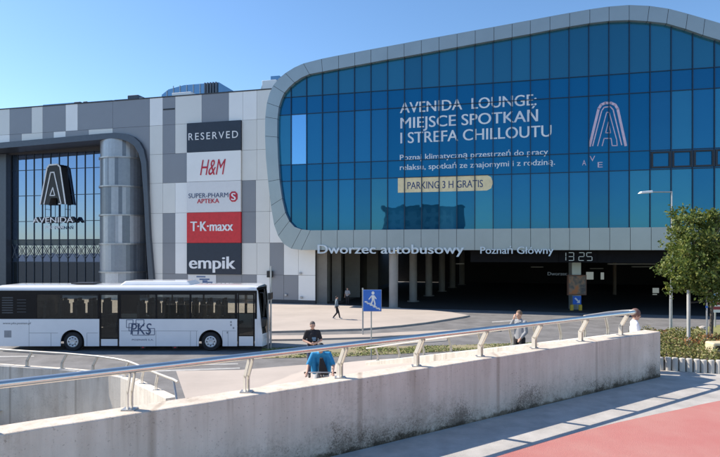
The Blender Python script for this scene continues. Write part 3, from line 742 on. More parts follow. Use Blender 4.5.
# dark soffit box behind the frame, above the glass
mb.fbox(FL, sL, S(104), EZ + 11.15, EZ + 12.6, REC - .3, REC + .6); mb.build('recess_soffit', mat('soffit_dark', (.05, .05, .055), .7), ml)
# glazed entrance wall
gu0, gu1 = FL.s(12), FL.s(103)
def RP(px, py):  # pixel on the recessed glass plane
    fz = Facade(FL.y0 + 3.0 / CA); return fz, fz.s(px), fz.z(px, py)
FG = Facade(FL.y0 + 3.0 / CA)
cols_px = [-62, -53.5, -45, -36.5, -28, -19.5, -11, -2.5, 13.5, 18.2, 26.2, 34.4, 42.7, 51, 59.5, 68.2, 76.8, 85.4, 94, 101.5, 108]
rz = [FG.z(60, 285) - 3, FG.z(60, 262), FG.z(60, 245), FG.z(60, 239.5), FG.z(60, 221), FG.z(60, 195), FG.z(60, 169), FG.z(60, 152)]
for r in range(len(rz) - 1):
    for a, b in zip(cols_px, cols_px[1:]):
        if a < 0 and r not in (3, 4, 5, 6): pass
        p = MB(); p.fbox(FG, FG.s(a) + .01, FG.s(b) - .01, rz[r] + .01, rz[r + 1] - .01, 0, .02)
        if r == 2: p.build('spandrel_pane', mat('entrance_band', (.05, .075, .09), .3), ml)
        else: p.build('entrance_pane' if a >= 12 else 'side_pane', entr_glass_low if r < 1 else entr_glass, ml)
mb = MB()
for a in cols_px: mb.fbox(FG, FG.s(a) - .035, FG.s(a) + .035, rz[0], rz[-1], .021, .10)
for z in rz[1:-1]:
    for a, b in zip(cols_px, cols_px[1:]): mb.fbox(FG, FG.s(a) + .036, FG.s(b) - .036, z - .035, z + .035, .021, .07)
mb.build('entrance_mullion', mat('entrance_mullion_dark', (.02, .035, .06), .4), ml)
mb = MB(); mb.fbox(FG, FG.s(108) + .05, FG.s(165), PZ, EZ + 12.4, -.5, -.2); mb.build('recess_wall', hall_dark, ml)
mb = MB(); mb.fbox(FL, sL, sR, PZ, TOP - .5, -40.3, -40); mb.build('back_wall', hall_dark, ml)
mb = MB(); mb.fbox(FL, sL - .3, sL, PZ, TOP - .5, -40, .0); mb.build('end_wall', panel_grey, ml)
# crossed bracing low in the entrance glazing
mb = MB()
for i in range(8, 19):
    a, b = cols_px[i], cols_px[i + 1]
    for (p, q) in (((a, 244), (b, 258)), ((b, 244), (a, 258))):
        mb.bar(FG.wp(*p, .16), FG.wp(*q, .16), .05, .05)
mb.build('bracing', mat('brace_grey', (.10, .12, .14), .5), ml)
mb = MB(); mb.fbox(FG, FG.s(-3), FG.s(12.5), PZ, EZ + 11.2, .11, .9); mb.build('entrance_pillar', portal_m, ml)
# round metal-clad tower beside the entrance
cc = P(124.3, 250, FL.Z(124) + 2.3); rad = 2.40
mb = MB(); n = 64
zb, zt_ = PZ, FL.z(122, 137)
random.seed(21)
lev = [zb] + [FL.z(124, py) for py in (272.5, 244, 215, 186, 157)] + [zt_]; nf = 40
for l0, l1 in zip(lev, lev[1:]):
    mb = MB(); sh = 1
    for j in range(nf):
        if random.random() < .6: sh = random.choice((0, 1, 1, 2, 2, 3))
        a0, a1 = 2 * math.pi * j / nf, 2 * math.pi * (j + 1) / nf; ro = rad + (.03 if sh % 2 else -.01)
        q_ = [(cc.x + r * math.cos(a), cc.y + r * math.sin(a)) for r, a in ((ro, a0), (ro, a1), (ro - .2, a1), (ro - .2, a0))]
        mb.hexa([(x, y, l0 + .01) for x, y in q_], [(x, y, l1 - .01) for x, y in q_], sh)
    mb.build('tower_band', [mat('cladding_%s' % k, c, .35, .35, var=.08) for k, c in (('dark', (.16, .19, .23)), ('mid', (.25, .285, .33)), ('light', (.37, .405, .45)), ('pale', (.52, .55, .59)))], ml)
mb = MB(); mb.lathe((cc.x, cc.y, zb), [(rad - .25, 0), (rad - .25, zt_ - zb - .05)], n=40); mb.build('tower_core', backing, ml)
for py in (157, 186, 215, 244, 272.5):
    mb = MB(); z = FL.z(124, py) - .05; mb.lathe((cc.x, cc.y, z), [(rad - .1, 0), (rad + .14, 0), (rad + .14, .16), (rad - .1, .16)], n=48); mb.build('tower_ring', galv, ml)

# shop signs on the panel wall
def sign(label, r, m, build):
    t = thing('shop_sign', label, 'sign', FL.w((S(188) + S(242)) / 2, rows[r + 1], .2), 'shop signs stacked on the mall wall')
    mb = MB(); mb.fbox(FL, S(188) + .02, S(242) - .02, rows[r + 1] + .015, rows[r] - .015, .052, .26); b = mb.build('board', m, t); build(t); return t
def s1(t): f_letter(t, 'letters', 'RESERVED', letter_white, 190, 239.3, 140.8, 7.0, .262, .03, .0, f=FL, sp=1.3)
def s2(t): 
    o = f_letter(t, 'letters', 'H&M', red_letter, 201.5, 227, 175.6, 15.5, .262, .04, -.004, .32, f=FL)
def s3(t):
    f_letter(t, 'letters', 'SUPER-PHARM', logo_blue, 190, 229.5, 198.4, 4.6, .262, .03, -.004, f=FL)
    f_letter(t, 'small_letters', 'APTEKA', red_letter, 198.5, 220.5, 203.6, 4.4, .262, .03, .015, f=FL)
    u0, z0 = FL.uv(230.8, 202); u1, z1 = FL.uv(238.8, 191.6); c_ = .25; mb = MB()
    mb.fpoly(FL, [(u0 + c_, z0), (u1 - c_, z0), (u1, z0 + c_), (u1, z1 - c_), (u1 - c_, z1), (u0 + c_, z1), (u0, z1 - c_), (u0, z0 + c_)], .262, .30)
    e = mb.build('emblem', red_letter, t); f_letter(e, 'emblem_letter', 'S', letter_white, 232.6, 237.2, 200.4, 7, .301, .02, .03, f=FL)
def s4(t): f_letter(t, 'letters', 'T·K·maxx', letter_white, 192, 234.5, 231.2, 9.6, .262, .05, .034, f=FL)
def s5(t): f_letter(t, 'letters', 'empik', letter_white, 190.5, 237, 268.3, 12.2, .262, .04, .028, f=FL)
sign('dark navy sign reading RESERVED, topmost on the mall wall', 1, navy, s1)
sign('pale sign with slanted red letters H and M below the topmost navy sign', 2, panel_white, s2)
sign('white pharmacy sign with navy and red words above the red sign', 3, white_sign, s3)
sign('bright red shop sign with white letters between the pharmacy sign and the lowest navy sign', 4, red_sign, s4)
sign('dark navy sign reading empik, lowest on the mall wall', 5, navy, s5)
t = thing('wall_poster', 'white poster with a small blue picture on the wall above the bus roof', 'poster', FL.wp(202, 288, .1))
mb = MB(); mb.fbox(FL, S(188.5), S(216.5), FL.z(200, 292), FL.z(200, 274.6), .052, .10); mb.build('sheet', white_sign, t)
mb = MB()
for x0, x1, y0, y1 in ((197, 206, 276, 277.4), (200, 210, 278.5, 280), (203, 208, 280.2, 283.4), (205, 213, 281.5, 284)): mb.fbox(FL, S(x0), S(x1), FL.z(203, y1), FL.z(203, y0), .101, .105 + x0 * 1e-5)
mb.build('picture', mat('poster_blue', (.10, .16, .30), .5), t)
# wall lamp and camera boxes on the white wall
for (px, py, lab) in ((271, 274, 'dark square floodlight box fixed to the mall wall above the twin pole'), ):
    t = thing('wall_lamp', lab, 'lamp', FL.wp(px, py, .2)); mb = MB(); u, z = FL.uv(px, py); mb.fbox(FL, u - .28, u + .28, z - .32, z + .32, .14, .42); mb.build('housing', black_m, t, bevel=.03)
    mb = MB(); mb.fbox(FL, u - .06, u + .06, z - .06, z + .06, .051, .139); mb.build('bracket', black_m, t)
for (px, py, lab) in ((301, 273.5, 'small grey security camera on the white wall panel beside the hall mouth'), (286.5, 295, 'small pale wall lamp low on the grey panel near the pole'), (302, 297.5, 'small dark socket low on the white panel by the hall corner')):
    t = thing('wall_fitting', lab, 'wall fitting', FL.wp(px, py, .1)); u, z = FL.uv(px, py); mb = MB(); mb.fbox(FL, u - .11, u + .11, z - .09, z + .13, .10, .26); mb.build('housing', galv, t, bevel=.03)
    mb = MB(); mb.fbox(FL, u - .04, u + .04, z - .04, z + .04, .051, .099); mb.build('bracket', black_m, t)

# entrance logo sign standing off the glass
lg = thing('entrance_sign', 'tall black and white letter A sign hanging in front of the entrance glass', 'sign', FG.wp(56, 215, 1.2))
FO = .75; FA = Facade(FG.y0 - FO / CA)
Aout = [(40.3, 204.5), (47.2, 168), (49.4, 165), (57.6, 164.4), (60.2, 167), (65.6, 203.8), (58.6, 204), (57.4, 198), (50.6, 198), (49.2, 204.5)]
mb = MB(); au = [FA.uv(*p) for p in Aout]
mb.hexa([FA.w(u, z, 0) for u, z in au], [FA.w(u + .3, z, -.62) for u, z in au]); mb.build('letter_body', black_m, lg)
mb = MB(); ribbon(mb, FA, Aout[:6], .16, +.01, .05); ribbon(mb, FA, [(44.2, 204), (50.8, 172.5), (54.2, 172.3), (61.2, 203.6), (59, 203.9)], .13, +.01, .051); ribbon(mb, FA, [(50.2, 195.5), (53, 187.5), (55, 195.5), (50.2, 195.5)], .10, +.01, .05)
mb.build('letter_outline', letter_white, lg)
for px in (43, 53, 63):
    mb = MB(); mb.bar(FA.wp(px, 203, -.35), FA.wp(px, 219, -.35), .05, .05); mb.build('hanger', black_m, lg)
for px, py in ((45, 172), (63, 172), (43, 209), (63, 209)):
    mb = MB(); mb.bar(FA.wp(px, py, -.3), FA.wp(px, py, -.69), .05, .05); mb.build('bracket', black_m, lg)
def fg_let(name, body, m, x0, x1, yb, cap, off, depth, bold): return f_letter(lg, name, body, m, x0, x1, yb, cap, off, depth, bold, f=FA)
fg_let('name_letters', 'AVENIDA', black_m, 34, 75.4, 222.6, 5.6, -.36, .36, .02)
fg_let('name_letters', 'AVENIDA', letter_white, 33, 73.6, 222.9, 5.4, .02, .04, .01)
fg_let('small_letters', 'POZNAŃ', letter_white, 45.2, 63.6, 228.8, 3.0, .0, .04, .01)

# things on the mall roof
FT = Facade(FL.y0 + 6)
def roof_box(name, label, cat, x0, y0, x1, y1, m, dep=3, f=FT, curve=0, grp=None):
    t = thing(name, label, cat, f.w(f.s((x0 + x1) / 2), TOP, 0), grp); u0, u1 = f.s(x0), f.s(x1); z1 = f.z((x0 + x1) / 2, y0); z0 = TOP - .4
    pts = [(u0, z0), (u1, z0), (u1, z1)] + ([(u0 + 3.2, z1), (u0 + 1.2, z1 - .35), (u0 + .35, z1 - .9)] if curve else [(u0, z1)])
    mb = MB(); mb.fpoly(f, pts, -dep, 0); mb.build('casing', m, t, bevel=.03); return t, u0, u1, z0, z1
t, u0, u1, z0, z1 = roof_box('roof_skylight', 'bluish glazed rooftop lantern with a rounded left end above the shop signs', 'skylight', 159, 84.6, 219, 100, skylight_glass, 8, curve=1)
mb = MB()
for k in range(1, 9):
    u = u0 + (u1 - u0) * k / 9 + .2; mb.fbox(FT, u - .05, u + .05, z0, z1 - .02 if k > 1 else z1 - .5, .0, .06)
mb.build('glazing_bar', galv, t)
mb = MB(); mb.fbox(FT, u1 - 1.6, u1 + .05, z0, z1 + .02, .061, .14) if False else None
for k in range(5): mb.fbox(FT, u1 - 1.7 + k * .34, u1 - 1.55 + k * .34, z0, z1, .07, .25)
mb.build('louvre', mat('louvre_grey', (.12, .14, .17), .5), t)
t, *_ = roof_box('roof_unit', 'white ventilation hood on the mall roof in front of the glazed lantern', 'roof unit', 172, 92.2, 191, 100, panel_white, 1.5, Facade(FL.y0 + 3))
t, u0, u1, z0, z1 = roof_box('roof_unit', 'dark boxy air unit on the mall roof above the round entrance tower', 'roof unit', 127.5, 95, 138, 102, mat('unit_dark', (.06, .08, .11), .5), 2)
mb = MB(); mb.fbox(FT, u1 + .05, u1 + .5, z0, z1 - .35, -1.5, -.1); mb.build('duct', galv, t)
t, *_ = roof_box('roof_unit', 'small dark box on the roof edge left of the entrance logo', 'roof unit', 74, 101.7, 80, 106, mat('unit_dark2', (.05, .07, .10), .5), 1)
mb = MB(); mb.fbox(FT, _[1] + .06, _[1] + .4, _[2], _[3] - .4, -.6, -.1); mb.build('duct', galv, t)
t, *_ = roof_box('roof_unit', 'smaller dark box just right of the small roof box', 'roof unit', 83, 101.3, 86.5, 106, mat('unit_dark2', (.05, .07, .10), .5), 1)
t, u0, u1, z0, z1 = roof_box('roof_hood', 'white gabled hood on the roof beside the curved grey frame', 'roof unit', 262, 80, 276, 92, panel_white, 2, Facade(FL.y0 + 4))
mb = MB(); fz = Facade(FL.y0 + 4); mb.fpoly(fz, [(u0 - .9, z0), (u0 - .01, z0), (u0 - .01, z1 - .5)], -2, 0); mb.build('ramp_cover', panel_white, t)
mb = MB(); mb.fbox(fz, u0 + .9, u1 + .3, z1 + .01, z1 + .45, -1.8, -.2); mb.build('cap', skylight_glass, t)
rg = thing('roof_rail', 'low glass guard rail along the mall roof edge', 'guard rail', FT.w(FT.s(90), TOP, 0))
for x0, x1 in ((43, 74), (88, 112), (114.5, 127), (139, 159)):
    mb = MB(); mb.fbox(FT, FT.s(x0), FT.s(x1), TOP - .4, FT.z((x0 + x1) / 2, 103.6 - (x0 - 43) * .06), -.05, 0); mb.build('glass_panel', skylight_glass, rg)

# ================================================================== BUS
bus = thing('coach_bus', 'white coach with a black window band standing in front of the mall', 'bus', (-12, 30.5, PZ))
YB = 29.3; BW = 2.55
def bx(px): return (px - CX) / F * YB
def bz(py): return EZ + (EY - py) / F * YB
def zg(h): return PZ + h
X0, X1 = bx(-2), bx(257)
SILL = bz(319); BAND = bz(290.5); ROOF = bz(285.5); SK = zg(.26)
w1, w2x = bx(72.3), bx(210.5); WR = .50; AR = .62; WZ = zg(.50)
def arch(cx):
    return [(cx + AR * math.cos(q), WZ + AR * math.sin(q)) for q in [math.pi - (math.pi) * i / 14 for i in range(15)]]
def side_panel(xa, xb, wheels, top):
    pts = [(xa, SK)]
    for wx in wheels:
        ar = arch(wx); ar = [(x, max(z, SK)) for x, z in ar]; pts += [(ar[0][0], SK)] + ar + [(ar[-1][0], SK)]
    pts += [(xb, SK), (xb, top), (xa, top)]
    out = []
    for p in pts:
        if not out or dist2(p, out[-1]) > 1e-4: out.append(p)
    return out
d1a, d1b = bx(99.2), bx(119.2); d2a, d2b = bx(237.2), bx(254.8)
body = MB()
def yslab(mb, pts, y0, y1, mi=0): mb.hexa([(x, y0, z) for x, z in pts], [(x, y1, z) for x, z in pts], mi)
for ys in ((YB, YB + .06), (YB + BW - .06, YB + BW)):
    near = ys[0] == YB
    if near:
        yslab(body, side_panel(X0, d1a, [w1], SILL), *ys); yslab(body, side_panel(d1b, d2a, [w2x], SILL), *ys); yslab(body, side_panel(d2b, X1, [], SILL), *ys)
    else: yslab(body, side_panel(X0, X1, [w1, w2x], SILL), *ys)
body.box((X0 - .04, YB + .061, SK), (X0 + .02, YB + BW - .061, ROOF - .2))
body.build('body_panels', bus_white, bus, bevel=.012)
# roof with rounded edges
mb = MB(); prof = [(0, BAND), (0, ROOF - .22), (.06, ROOF - .09), (.18, ROOF - .02), (.4, ROOF), (BW - .4, ROOF), (BW - .18, ROOF - .02), (BW - .06, ROOF - .09), (BW, ROOF - .22), (BW, BAND)]
xe = [(X0 + .02, .90), (X0 + .0, 1), (X1 - .5, 1), (X1 - .2, .97), (X1 + .02, .78)]
base = len(mb.v)
for x, k in xe:
    for dy, z in prof: mb.v.append((x, YB + dy, BAND + (z - BAND) * k))
npf = len(prof)
for i in range(len(xe) - 1):
    for j in range(npf - 1): mb.f.append([i * npf + j, (i + 1) * npf + j, (i + 1) * npf + j + 1, i * npf + j + 1]); mb.m.append(0)
    mb.f.append([i * npf + npf - 1, (i + 1) * npf + npf - 1, (i + 1) * npf, i * npf]); mb.m.append(0)
mb.f += [list(range(npf)), [(len(xe) - 1) * npf + j for j in range(npf)]]; mb.m += [0, 0]
mb.build('roof', bus_white, bus, smooth=True)
mb = MB(); a0, a1 = bx(116.5), bx(189); zb_ = ROOF - .01; zt2 = bz(281.6)
mb.hexa([(a0, YB + .35, zb_), (a1, YB + .35, zb_), (a1, YB + BW - .35, zb_), (a0, YB + BW - .35, zb_)], [(a0 + .25, YB + .5, zt2), (a1 - .25, YB + .5, zt2), (a1 - .25, YB + BW - .5, zt2), (a0 + .25, YB + BW - .5, zt2)])
mb.build('air_conditioner', bus_white, bus, bevel=.06)
mb = MB(); mb.box((bx(64), YB + .7, ROOF + .03), (bx(87), YB + 1.7, ROOF + .09)); mb.build('roof_hatch', black_m, bus, bevel=.02)
# black band: opaque frame with window openings
wins = [(36.5, 97.5), (120.8, 155.6), (157, 189.4), (191.2, 234.8)]
def band(mb, y0, y1, wl_, doors):
    z0, z1 = SILL, BAND; gz0, gz1 = SILL + .04, BAND - .22
    xs_ = [X0]
    cuts = sorted([(bx(a), bx(b)) for a, b in wl_] + doors)
    x = X0
    for a, b in cuts:
        mb.box((x, y0, z0), (a, y1, z1)); x = b
    mb.box((x, y0, z0), (X1, y1, z1))
    for a, b in wl_:
        mb.box((bx(a), y0, z0), (bx(b), y1, gz0)); mb.box((bx(a), y0, gz1), (bx(b), y1, z1))
    for a, b in doors: mb.box((a, y0, BAND - .16), (b, y1, z1))
mb = MB(); band(mb, YB + .004, YB + .06, wins, [(d1a, d1b), (d2a, d2b)]); mb.build('window_band', bus_black, bus)
mb = MB(); band(mb, YB + BW - .06, YB + BW - .004, wins + [(237.5, 254)], []); mb.build('window_band', bus_black, bus)
bglass = tinted_glass('bus_glass', (.74, .74, .70))
bglass2 = tinted_glass('bus_glass_clear', (.92, .93, .92))
for a, b in wins:
    mb = MB(); mb.box((bx(a), YB + .015, SILL + .04), (bx(b), YB + .022, BAND - .22)); mb.build('side_window', bglass, bus)
    mb = MB(); mb.box((bx(a), YB + BW - .022, SILL + .04), (bx(b), YB + BW - .015, BAND - .22)); mb.build('side_window', bglass2, bus)
mb = MB(); mb.box((bx(237.5), YB + BW - .022, SILL + .04), (bx(254), YB + BW - .015, BAND - .22)); mb.build('side_window', bglass2, bus)
# rear louvred panel
mb = MB()
for k in range(7): mb.box((bx(2), YB - .004, SILL + .3 + k * .13), (bx(13), YB + .003, SILL + .36 + k * .13))
for k in range(5): mb.box((bx(17), YB - .004, SILL + .35 + k * .16), (bx(26), YB + .003, SILL + .38 + k * .16))
mb.build('louvre', mat('louvre_dim', (.06, .065, .075), .5), bus)
# doors
def door(a, b, zlow_top):
    mb = MB(); fr_ = .07
    z0, z1 = SK + .02, BAND - .165
    for (xa, xb, za, zb2) in ((a + .02, a + .02 + fr_, z0, z1), (b - .02 - fr_, b - .02, z0, z1), (a + .02 + fr_, b - .02 - fr_, z1 - fr_, z1), (a + .02 + fr_, b - .02 - fr_, zlow_top - .03, zlow_top + .03)): mb.box((xa, YB + .01, za), (xb, YB + .05, zb2))
    d = mb.build('door', bus_black, bus)
    g = MB(); g.box((a + .09, YB + .02, zlow_top + .03), (b - .09, YB + .028, z1 - fr_)); g.build('door_glass', bglass, d)
    l = MB(); l.box((a + .09, YB + .015, z0), (b - .09, YB + .045, zlow_top - .03)); l.build('lower_panel', bus_white, d)
    h = MB(); h.box((b - .16, YB - .02, zlow_top + .35), (b - .13, YB + .019, zlow_top + .9)); h.build('handle', black_m, d)
door(d1a, d1b, bz(338.5)); door(d2a, d2b, bz(335.8))
# panel seams, flaps, handles
mb = MB(); dk = mat('seam_grey', (.22, .23, .25), .6)
for px, z0, z1 in ((29, SK, SILL - .05), (51, SK, bz(333)), (87, SK, bz(333)), (156, SK, bz(331)), (190.5, SK, bz(331)), (196.5, SK, bz(331)), (222.5, SK, bz(331)), (228, SK, bz(331))): mb.box((bx(px) - .008, YB - .002, z0), (bx(px) + .008, YB + .002, z1))
for x0, x1, py in ((29, 58, 333), (121, 198, 331), (222, 236, 331), (87, 98, 333)): mb.box((bx(x0), YB - .0025, bz(py) - .008), (bx(x1), YB + .0015, bz(py) + .008))
mb.build('panel_seam', dk, bus)
for px in (143, 175):
    mb = MB(); mb.box((bx(px - 2.6), YB - .006, bz(348.4)), (bx(px + 2.6), YB + .003, bz(346.6))); mb.build('flap_handle', black_m, bus)
    mb = MB(); mb.box((bx(px - 1), YB - .012, bz(347.9)), (bx(px + 1), YB - .0061, bz(347.1))); mb.build('side_marker', red_sign, bus)
mb = MB()
for px, py in ((231, 322), (231, 325), (233.5, 328), (227.5, 332.5)): mb.box((bx(px) - .04, YB - .006, bz(py) - .05), (bx(px) + .04, YB + .003, bz(py) + .05))
mb.build('fuel_flap', mat('flap_grey', (.3, .31, .33), .5), bus)
# operator lettering and line emblem
lm = mat('bus_logo_blue', (.06, .09, .17), .5)
lettering('logo_letters', 'PKS', lm, (bx(130.5), YB - .006, bz(334.4)), (1, 0, 0), (0, -1, 0), .58, bx(151.5) - bx(130.5), .004, .0, .12, bus)
mb = MB()
def rect_line(x0, y0, x1, y1, w_=.032):
    for a, b in (((x0, y0), (x1, y0)), ((x1, y0), (x1, y1)), ((x1, y1), (x0, y1)), ((x0, y1), (x0, y0))):
        mb.bar((bx(a[0]), YB - .004, bz(a[1])), (bx(b[0]), YB - .004, bz(b[1])), w_, .004, side=Vector((0, 1, 0)))
rect_line(126.5, 319.8, 133, 327.6); rect_line(129, 323.5, 138, 331); rect_line(136, 319.8, 144, 326); rect_line(149, 328.5, 154.6, 334.8); rect_line(132.5, 330.5, 149, 335.2)
mb.build('logo_lines', lm, bus)
lettering('small_letters', 'POZNAŃ S.A.', lm, (bx(132), YB - .004, bz(340.6)), (1, 0, 0), (0, -1, 0), .085, bx(153.6) - bx(132), .003, 0, 0, bus)
lettering('web_address', 'www.pks.poznan.pl', mat('bus_text_grey', (.16, .17, .19), .5), (bx(3), YB - .004, bz(324.2)), (1, 0, 0), (0, -1, 0), .11, bx(31) - bx(3), .003, 0, .2, bus)
mb = MB(); mb.box((bx(4.2), YB - .004, bz(337.5)), (bx(11.4), YB + .002, bz(330.5))); mb.build('vent_grille', mat('grille_grey', (.30, .31, .33), .6), bus)
# wheels
for wx in (w1, w2x):
    for yy in (YB + .05, YB + BW - .35):
        mb = MB(); mb.lathe((wx, yy, WZ), [(.30, .0), (.46, 0.0), (.50, .05), (.50, .25), (.46, .30), (.30, .30)], 'Y', 32); wv = mb.build('wheel', rubber, bus, smooth=True)
        r = MB(); r.lathe((wx, yy, WZ), [(.09, -.03), (.13, -.045), (.19, -.012), (.255, -.035), (.295, -.02), (.30, -.002)], 'Y', 32); r.build('rim', chrome, wv, smooth=True)
        b = MB()
        for k in range(8):
            q = k * math.pi / 4; b.lathe((wx + .205 * math.cos(q), yy - .04, WZ + .205 * math.sin(q)), [(.03, -.0), (.03, .028)], 'Y', 8)
        b.build('rim_hole', black_m, wv)
# interior: floor, seats, driver desk
mb = MB(); mb.box((X0 + .1, YB + .4, zg(.45)), (X1 - .2, YB + BW - .4, zg(.95))); mb.box((X0 + .1, YB + .07, zg(1.2)), (d1a - .1, YB + BW - .07, zg(1.3))); mb.box((d1b + .1, YB + .07, zg(1.2)), (d2a - .2, YB + BW - .07, zg(1.3))); mb.build('floor', hall_dark, bus)
seat_m = mat('seat_fabric', (.045, .05, .06), .9)
sx = X0 + 1.6
while sx < d2a - .6:
    if not (d1a - .3 < sx < d1b + .4):
        mb = MB()
        for y0 in (YB + .12, YB + .58, YB + BW - 1.02, YB + BW - .56):
            mb.box((sx, y0, zg(1.3)), (sx + .42, y0 + .43, zg(1.72))); mb.box((sx - .12, y0, zg(1.72)), (sx + .02, y0 + .43, zg(2.42))); mb.box((sx - .10, y0 + .09, zg(2.42)), (sx, y0 + .34, zg(2.62)))
        mb.build('seat_row', seat_m, bus)
    sx += .82
mb = MB(); mb.box((X0 + .05, YB + .07, SILL), (bx(35), YB + BW - .07, BAND)); mb.build('engine_bay', black_m, bus)
mb = MB(); mb.box((X0 + .1, YB + .07, BAND - .14), (X1 - .3, YB + .45, BAND - .02)); mb.box((X0 + .1, YB + BW - .45, BAND - .14), (X1 - .3, YB + BW - .07, BAND - .02)); mb.build('luggage_rack', seat_m, bus)
# front: windscreen, bumper, lamps, mirror
def arc_front(y, bow, z):  # front leans out towards the foot
    k = (ROOF - z) / (ROOF - SK); u = (y - YB) / BW * 2 - 1
    return X1 + .02 + .26 * min(1, k * 1.3) + bow * (1 - u * u)
mb = MB(); ny = 10
def front_strip(z0, z1, m, name, y0=0., y1=1., out=0., thick=.05):
    mb = MB()
    for i in range(ny):
        ya = YB + BW * (y0 + (y1 - y0) * i / ny); yb = YB + BW * (y0 + (y1 - y0) * (i + 1) / ny)
        f = [(arc_front(ya, .22, z0) + out, ya, z0), (arc_front(yb, .22, z0) + out, yb, z0), (arc_front(yb, .22, z1) + out, yb, z1), (arc_front(ya, .22, z1) + out, ya, z1)]
        mb.hexa([(x - thick, y, z) for x, y, z in f], f)
    return mb.build(name, m, bus)
front_strip(SK, bz(334), bus_white, 'bumper'); front_strip(bz(334) + .003, BAND + .02, bglass, 'windscreen', out=-.01, thick=.01); front_strip(BAND + .023, ROOF - .1, bus_black, 'destination_board')
for y in (YB + .012, YB + BW - .012):
    mb = MB(); s_ = .0
    mb.hexa([(X1 + .001, y - .01, SK), (arc_front(y, .0, SK), y - .01, SK), (arc_front(y, 0, bz(334)), y - .01, bz(334)), (arc_front(y, 0, BAND), y - .01, BAND), (X1 + .001, y - .01, BAND)], [(X1 + .001, y + .01, SK), (arc_front(y, .0, SK), y + .01, SK), (arc_front(y, 0, bz(334)), y + .01, bz(334)), (arc_front(y, 0, BAND), y + .01, BAND), (X1 + .001, y + .01, BAND)])
    mb.build('corner_panel', bus_white, bus)
for y in (.04, .76):
    front_strip(zg(.62), zg(.86), mat('lamp_lens', (.6, .62, .65), .1, coat=1.), 'headlight', y, y + .2, .012)
mb = MB(); mx = X1 + .36
mb.tube([(X1 + .12, YB + .1, BAND - .12), (X1 + .34, YB - .05, BAND - .12), (X1 + .40, YB - .12, BAND - .5), (X1 + .38, YB - .12, bz(316))], .025, 8); mr_ = mb.build('mirror_arm', black_m, bus, smooth=True)
mb = MB(); mb.lathe((X1 + .40, YB - .12, bz(326.5)), [(.05, 0), (.12, .06), (.14, .22), (.13, .42), (.06, .50)], 'Z', 14); mb.build('mirror', black_m, mr_, smooth=True)
mb = MB(); mb.box((X1 - .1, YB + .3, zg(.5)), (X1 + .1, YB + BW - .3, zg(1.55))); mb.build('dashboard', black_m, bus)

# ================================================================== SIGNS, POSTS, LAMPS
us_ = thing('underpass_sign', 'square blue sign of a white figure walking down stairs on a thin post', 'sign', P(371, 368, 23.5))
YS = 23.5; a = P(363.3, 311.3, YS); b = P(381.3, 290, YS)
mb = MB(); mb.box((a.x, YS, a.z), (b.x, YS + .03, b.z)); board = mb.build('board', blue_sign, us_, bevel=.03)
mb = MB(); mb.box((a.x - .012, YS + .031, a.z - .01), (b.x + .012, YS + .05, b.z + .01)); mb.build('backing_frame', galv, us_)
def sp(x, y): q = P(x, y, YS); return (q.x, q.z)
pict = MB()
def spoly(pts): yslab(pict, [sp(*p) for p in pts], YS - .006, YS - .001)
spoly([(371.6, 292.2), (373.0, 291.2), (374.4, 292.2), (374.4, 293.9), (373, 294.8), (371.6, 293.9)])           # head
spoly([(371.4, 295.2), (374.4, 295.2), (374.6, 299.9), (371.9, 300.2)])                                          # trunk
spoly([(371.3, 295.5), (371.4, 297), (369.2, 299.8), (368.4, 299.2)])                                            # arm
spoly([(374.5, 295.4), (376.6, 298.6), (375.9, 299.3), (374.6, 297.6)])
spoly([(371.9, 300.3), (373.3, 300.1), (371.7, 305.0), (370.0, 304.6)])                                          # legs
spoly([(373.4, 300.1), (374.7, 300), (375.6, 303.4), (375.3, 307), (373.9, 306.9), (374.3, 303.8)])
st = [(364.6, 301.8)]
for k in range(5): st += [(364.6 + 3.1 * (k + 1) - .6, 301.8 + 1.65 * k), (364.6 + 3.1 * (k + 1) - .6, 301.8 + 1.65 * (k + 1))]
for p_, q_ in zip(st, st[1:]):
    A_, B_ = P(*p_, YS), P(*q_, YS); pict.bar((A_.x, YS - .003, A_.z), (B_.x, YS - .003, B_.z), .055, .005, side=Vector((0, 1, 0)))
pict.build('pictogram', white_paint, board)
mb = MB(); q = P(371.3, 300, YS); mb.tube([(q.x, YS + .08, hgt(*totq(q.x, YS)) - .3), (q.x, YS + .08, b.z)], .03, 10); mb.build('post', galv, us_, smooth=True)
sl2 = thing('sign_post', 'thin grey post with a narrow sign seen edge on behind the blue underpass sign', 'post', P(362.8, 335, 35))
q = P(362.8, 300, 34.5); mb = MB(); mb.tube([(q.x, 34.5, PZ), (q.x, 34.5, EZ - (288 - 250) / F * 34.5)], .05, 10); mb.build('post', galv, sl2, smooth=True)
mb = MB(); mb.box((q.x - .05, 34.45, EZ - 2.6 - .9), (q.x + .05, 34.4, EZ - 2.45)); mb.box((q.x - .025, 33.7, EZ - 3.3), (q.x + .025, 34.39, EZ - 2.4)); mb.build('board', galv, sl2)
# twin pole in front of the bus nose
tw = thing('twin_pole', 'tall pair of grey poles with a narrow sign beside the front of the bus', 'pole', G(269.5, 349, PZ))
g0 = G(269.5, 349.5, PZ); Yp = g0.y; x1_, x2_ = P(268.2, 0, Yp).x, P(270.9, 0, Yp).x
mb = MB(); mb.tube([(x1_, Yp, PZ), (x1_, Yp, P(0, 293, Yp).z)], .045, 10); mb.build('pole', galv, tw, smooth=True)
mb = MB(); mb.tube([(x2_, Yp, PZ), (x2_, Yp, P(0, 266, Yp).z)], .045, 10); mb.build('pole', galv, tw, smooth=True)
mb = MB(); mb.box((x2_ - .07, Yp - .5, P(0, 299, Yp).z), (x2_ + .06, Yp + .3, P(0, 292.5, Yp).z)); mb.build('sign_board', black_m, tw)
mb = MB()
for py in (300, 330): mb.bar((x1_, Yp, P(0, py, Yp).z), (x2_, Yp, P(0, py, Yp).z), .03, .04)
mb.build('clamp', galv, tw)
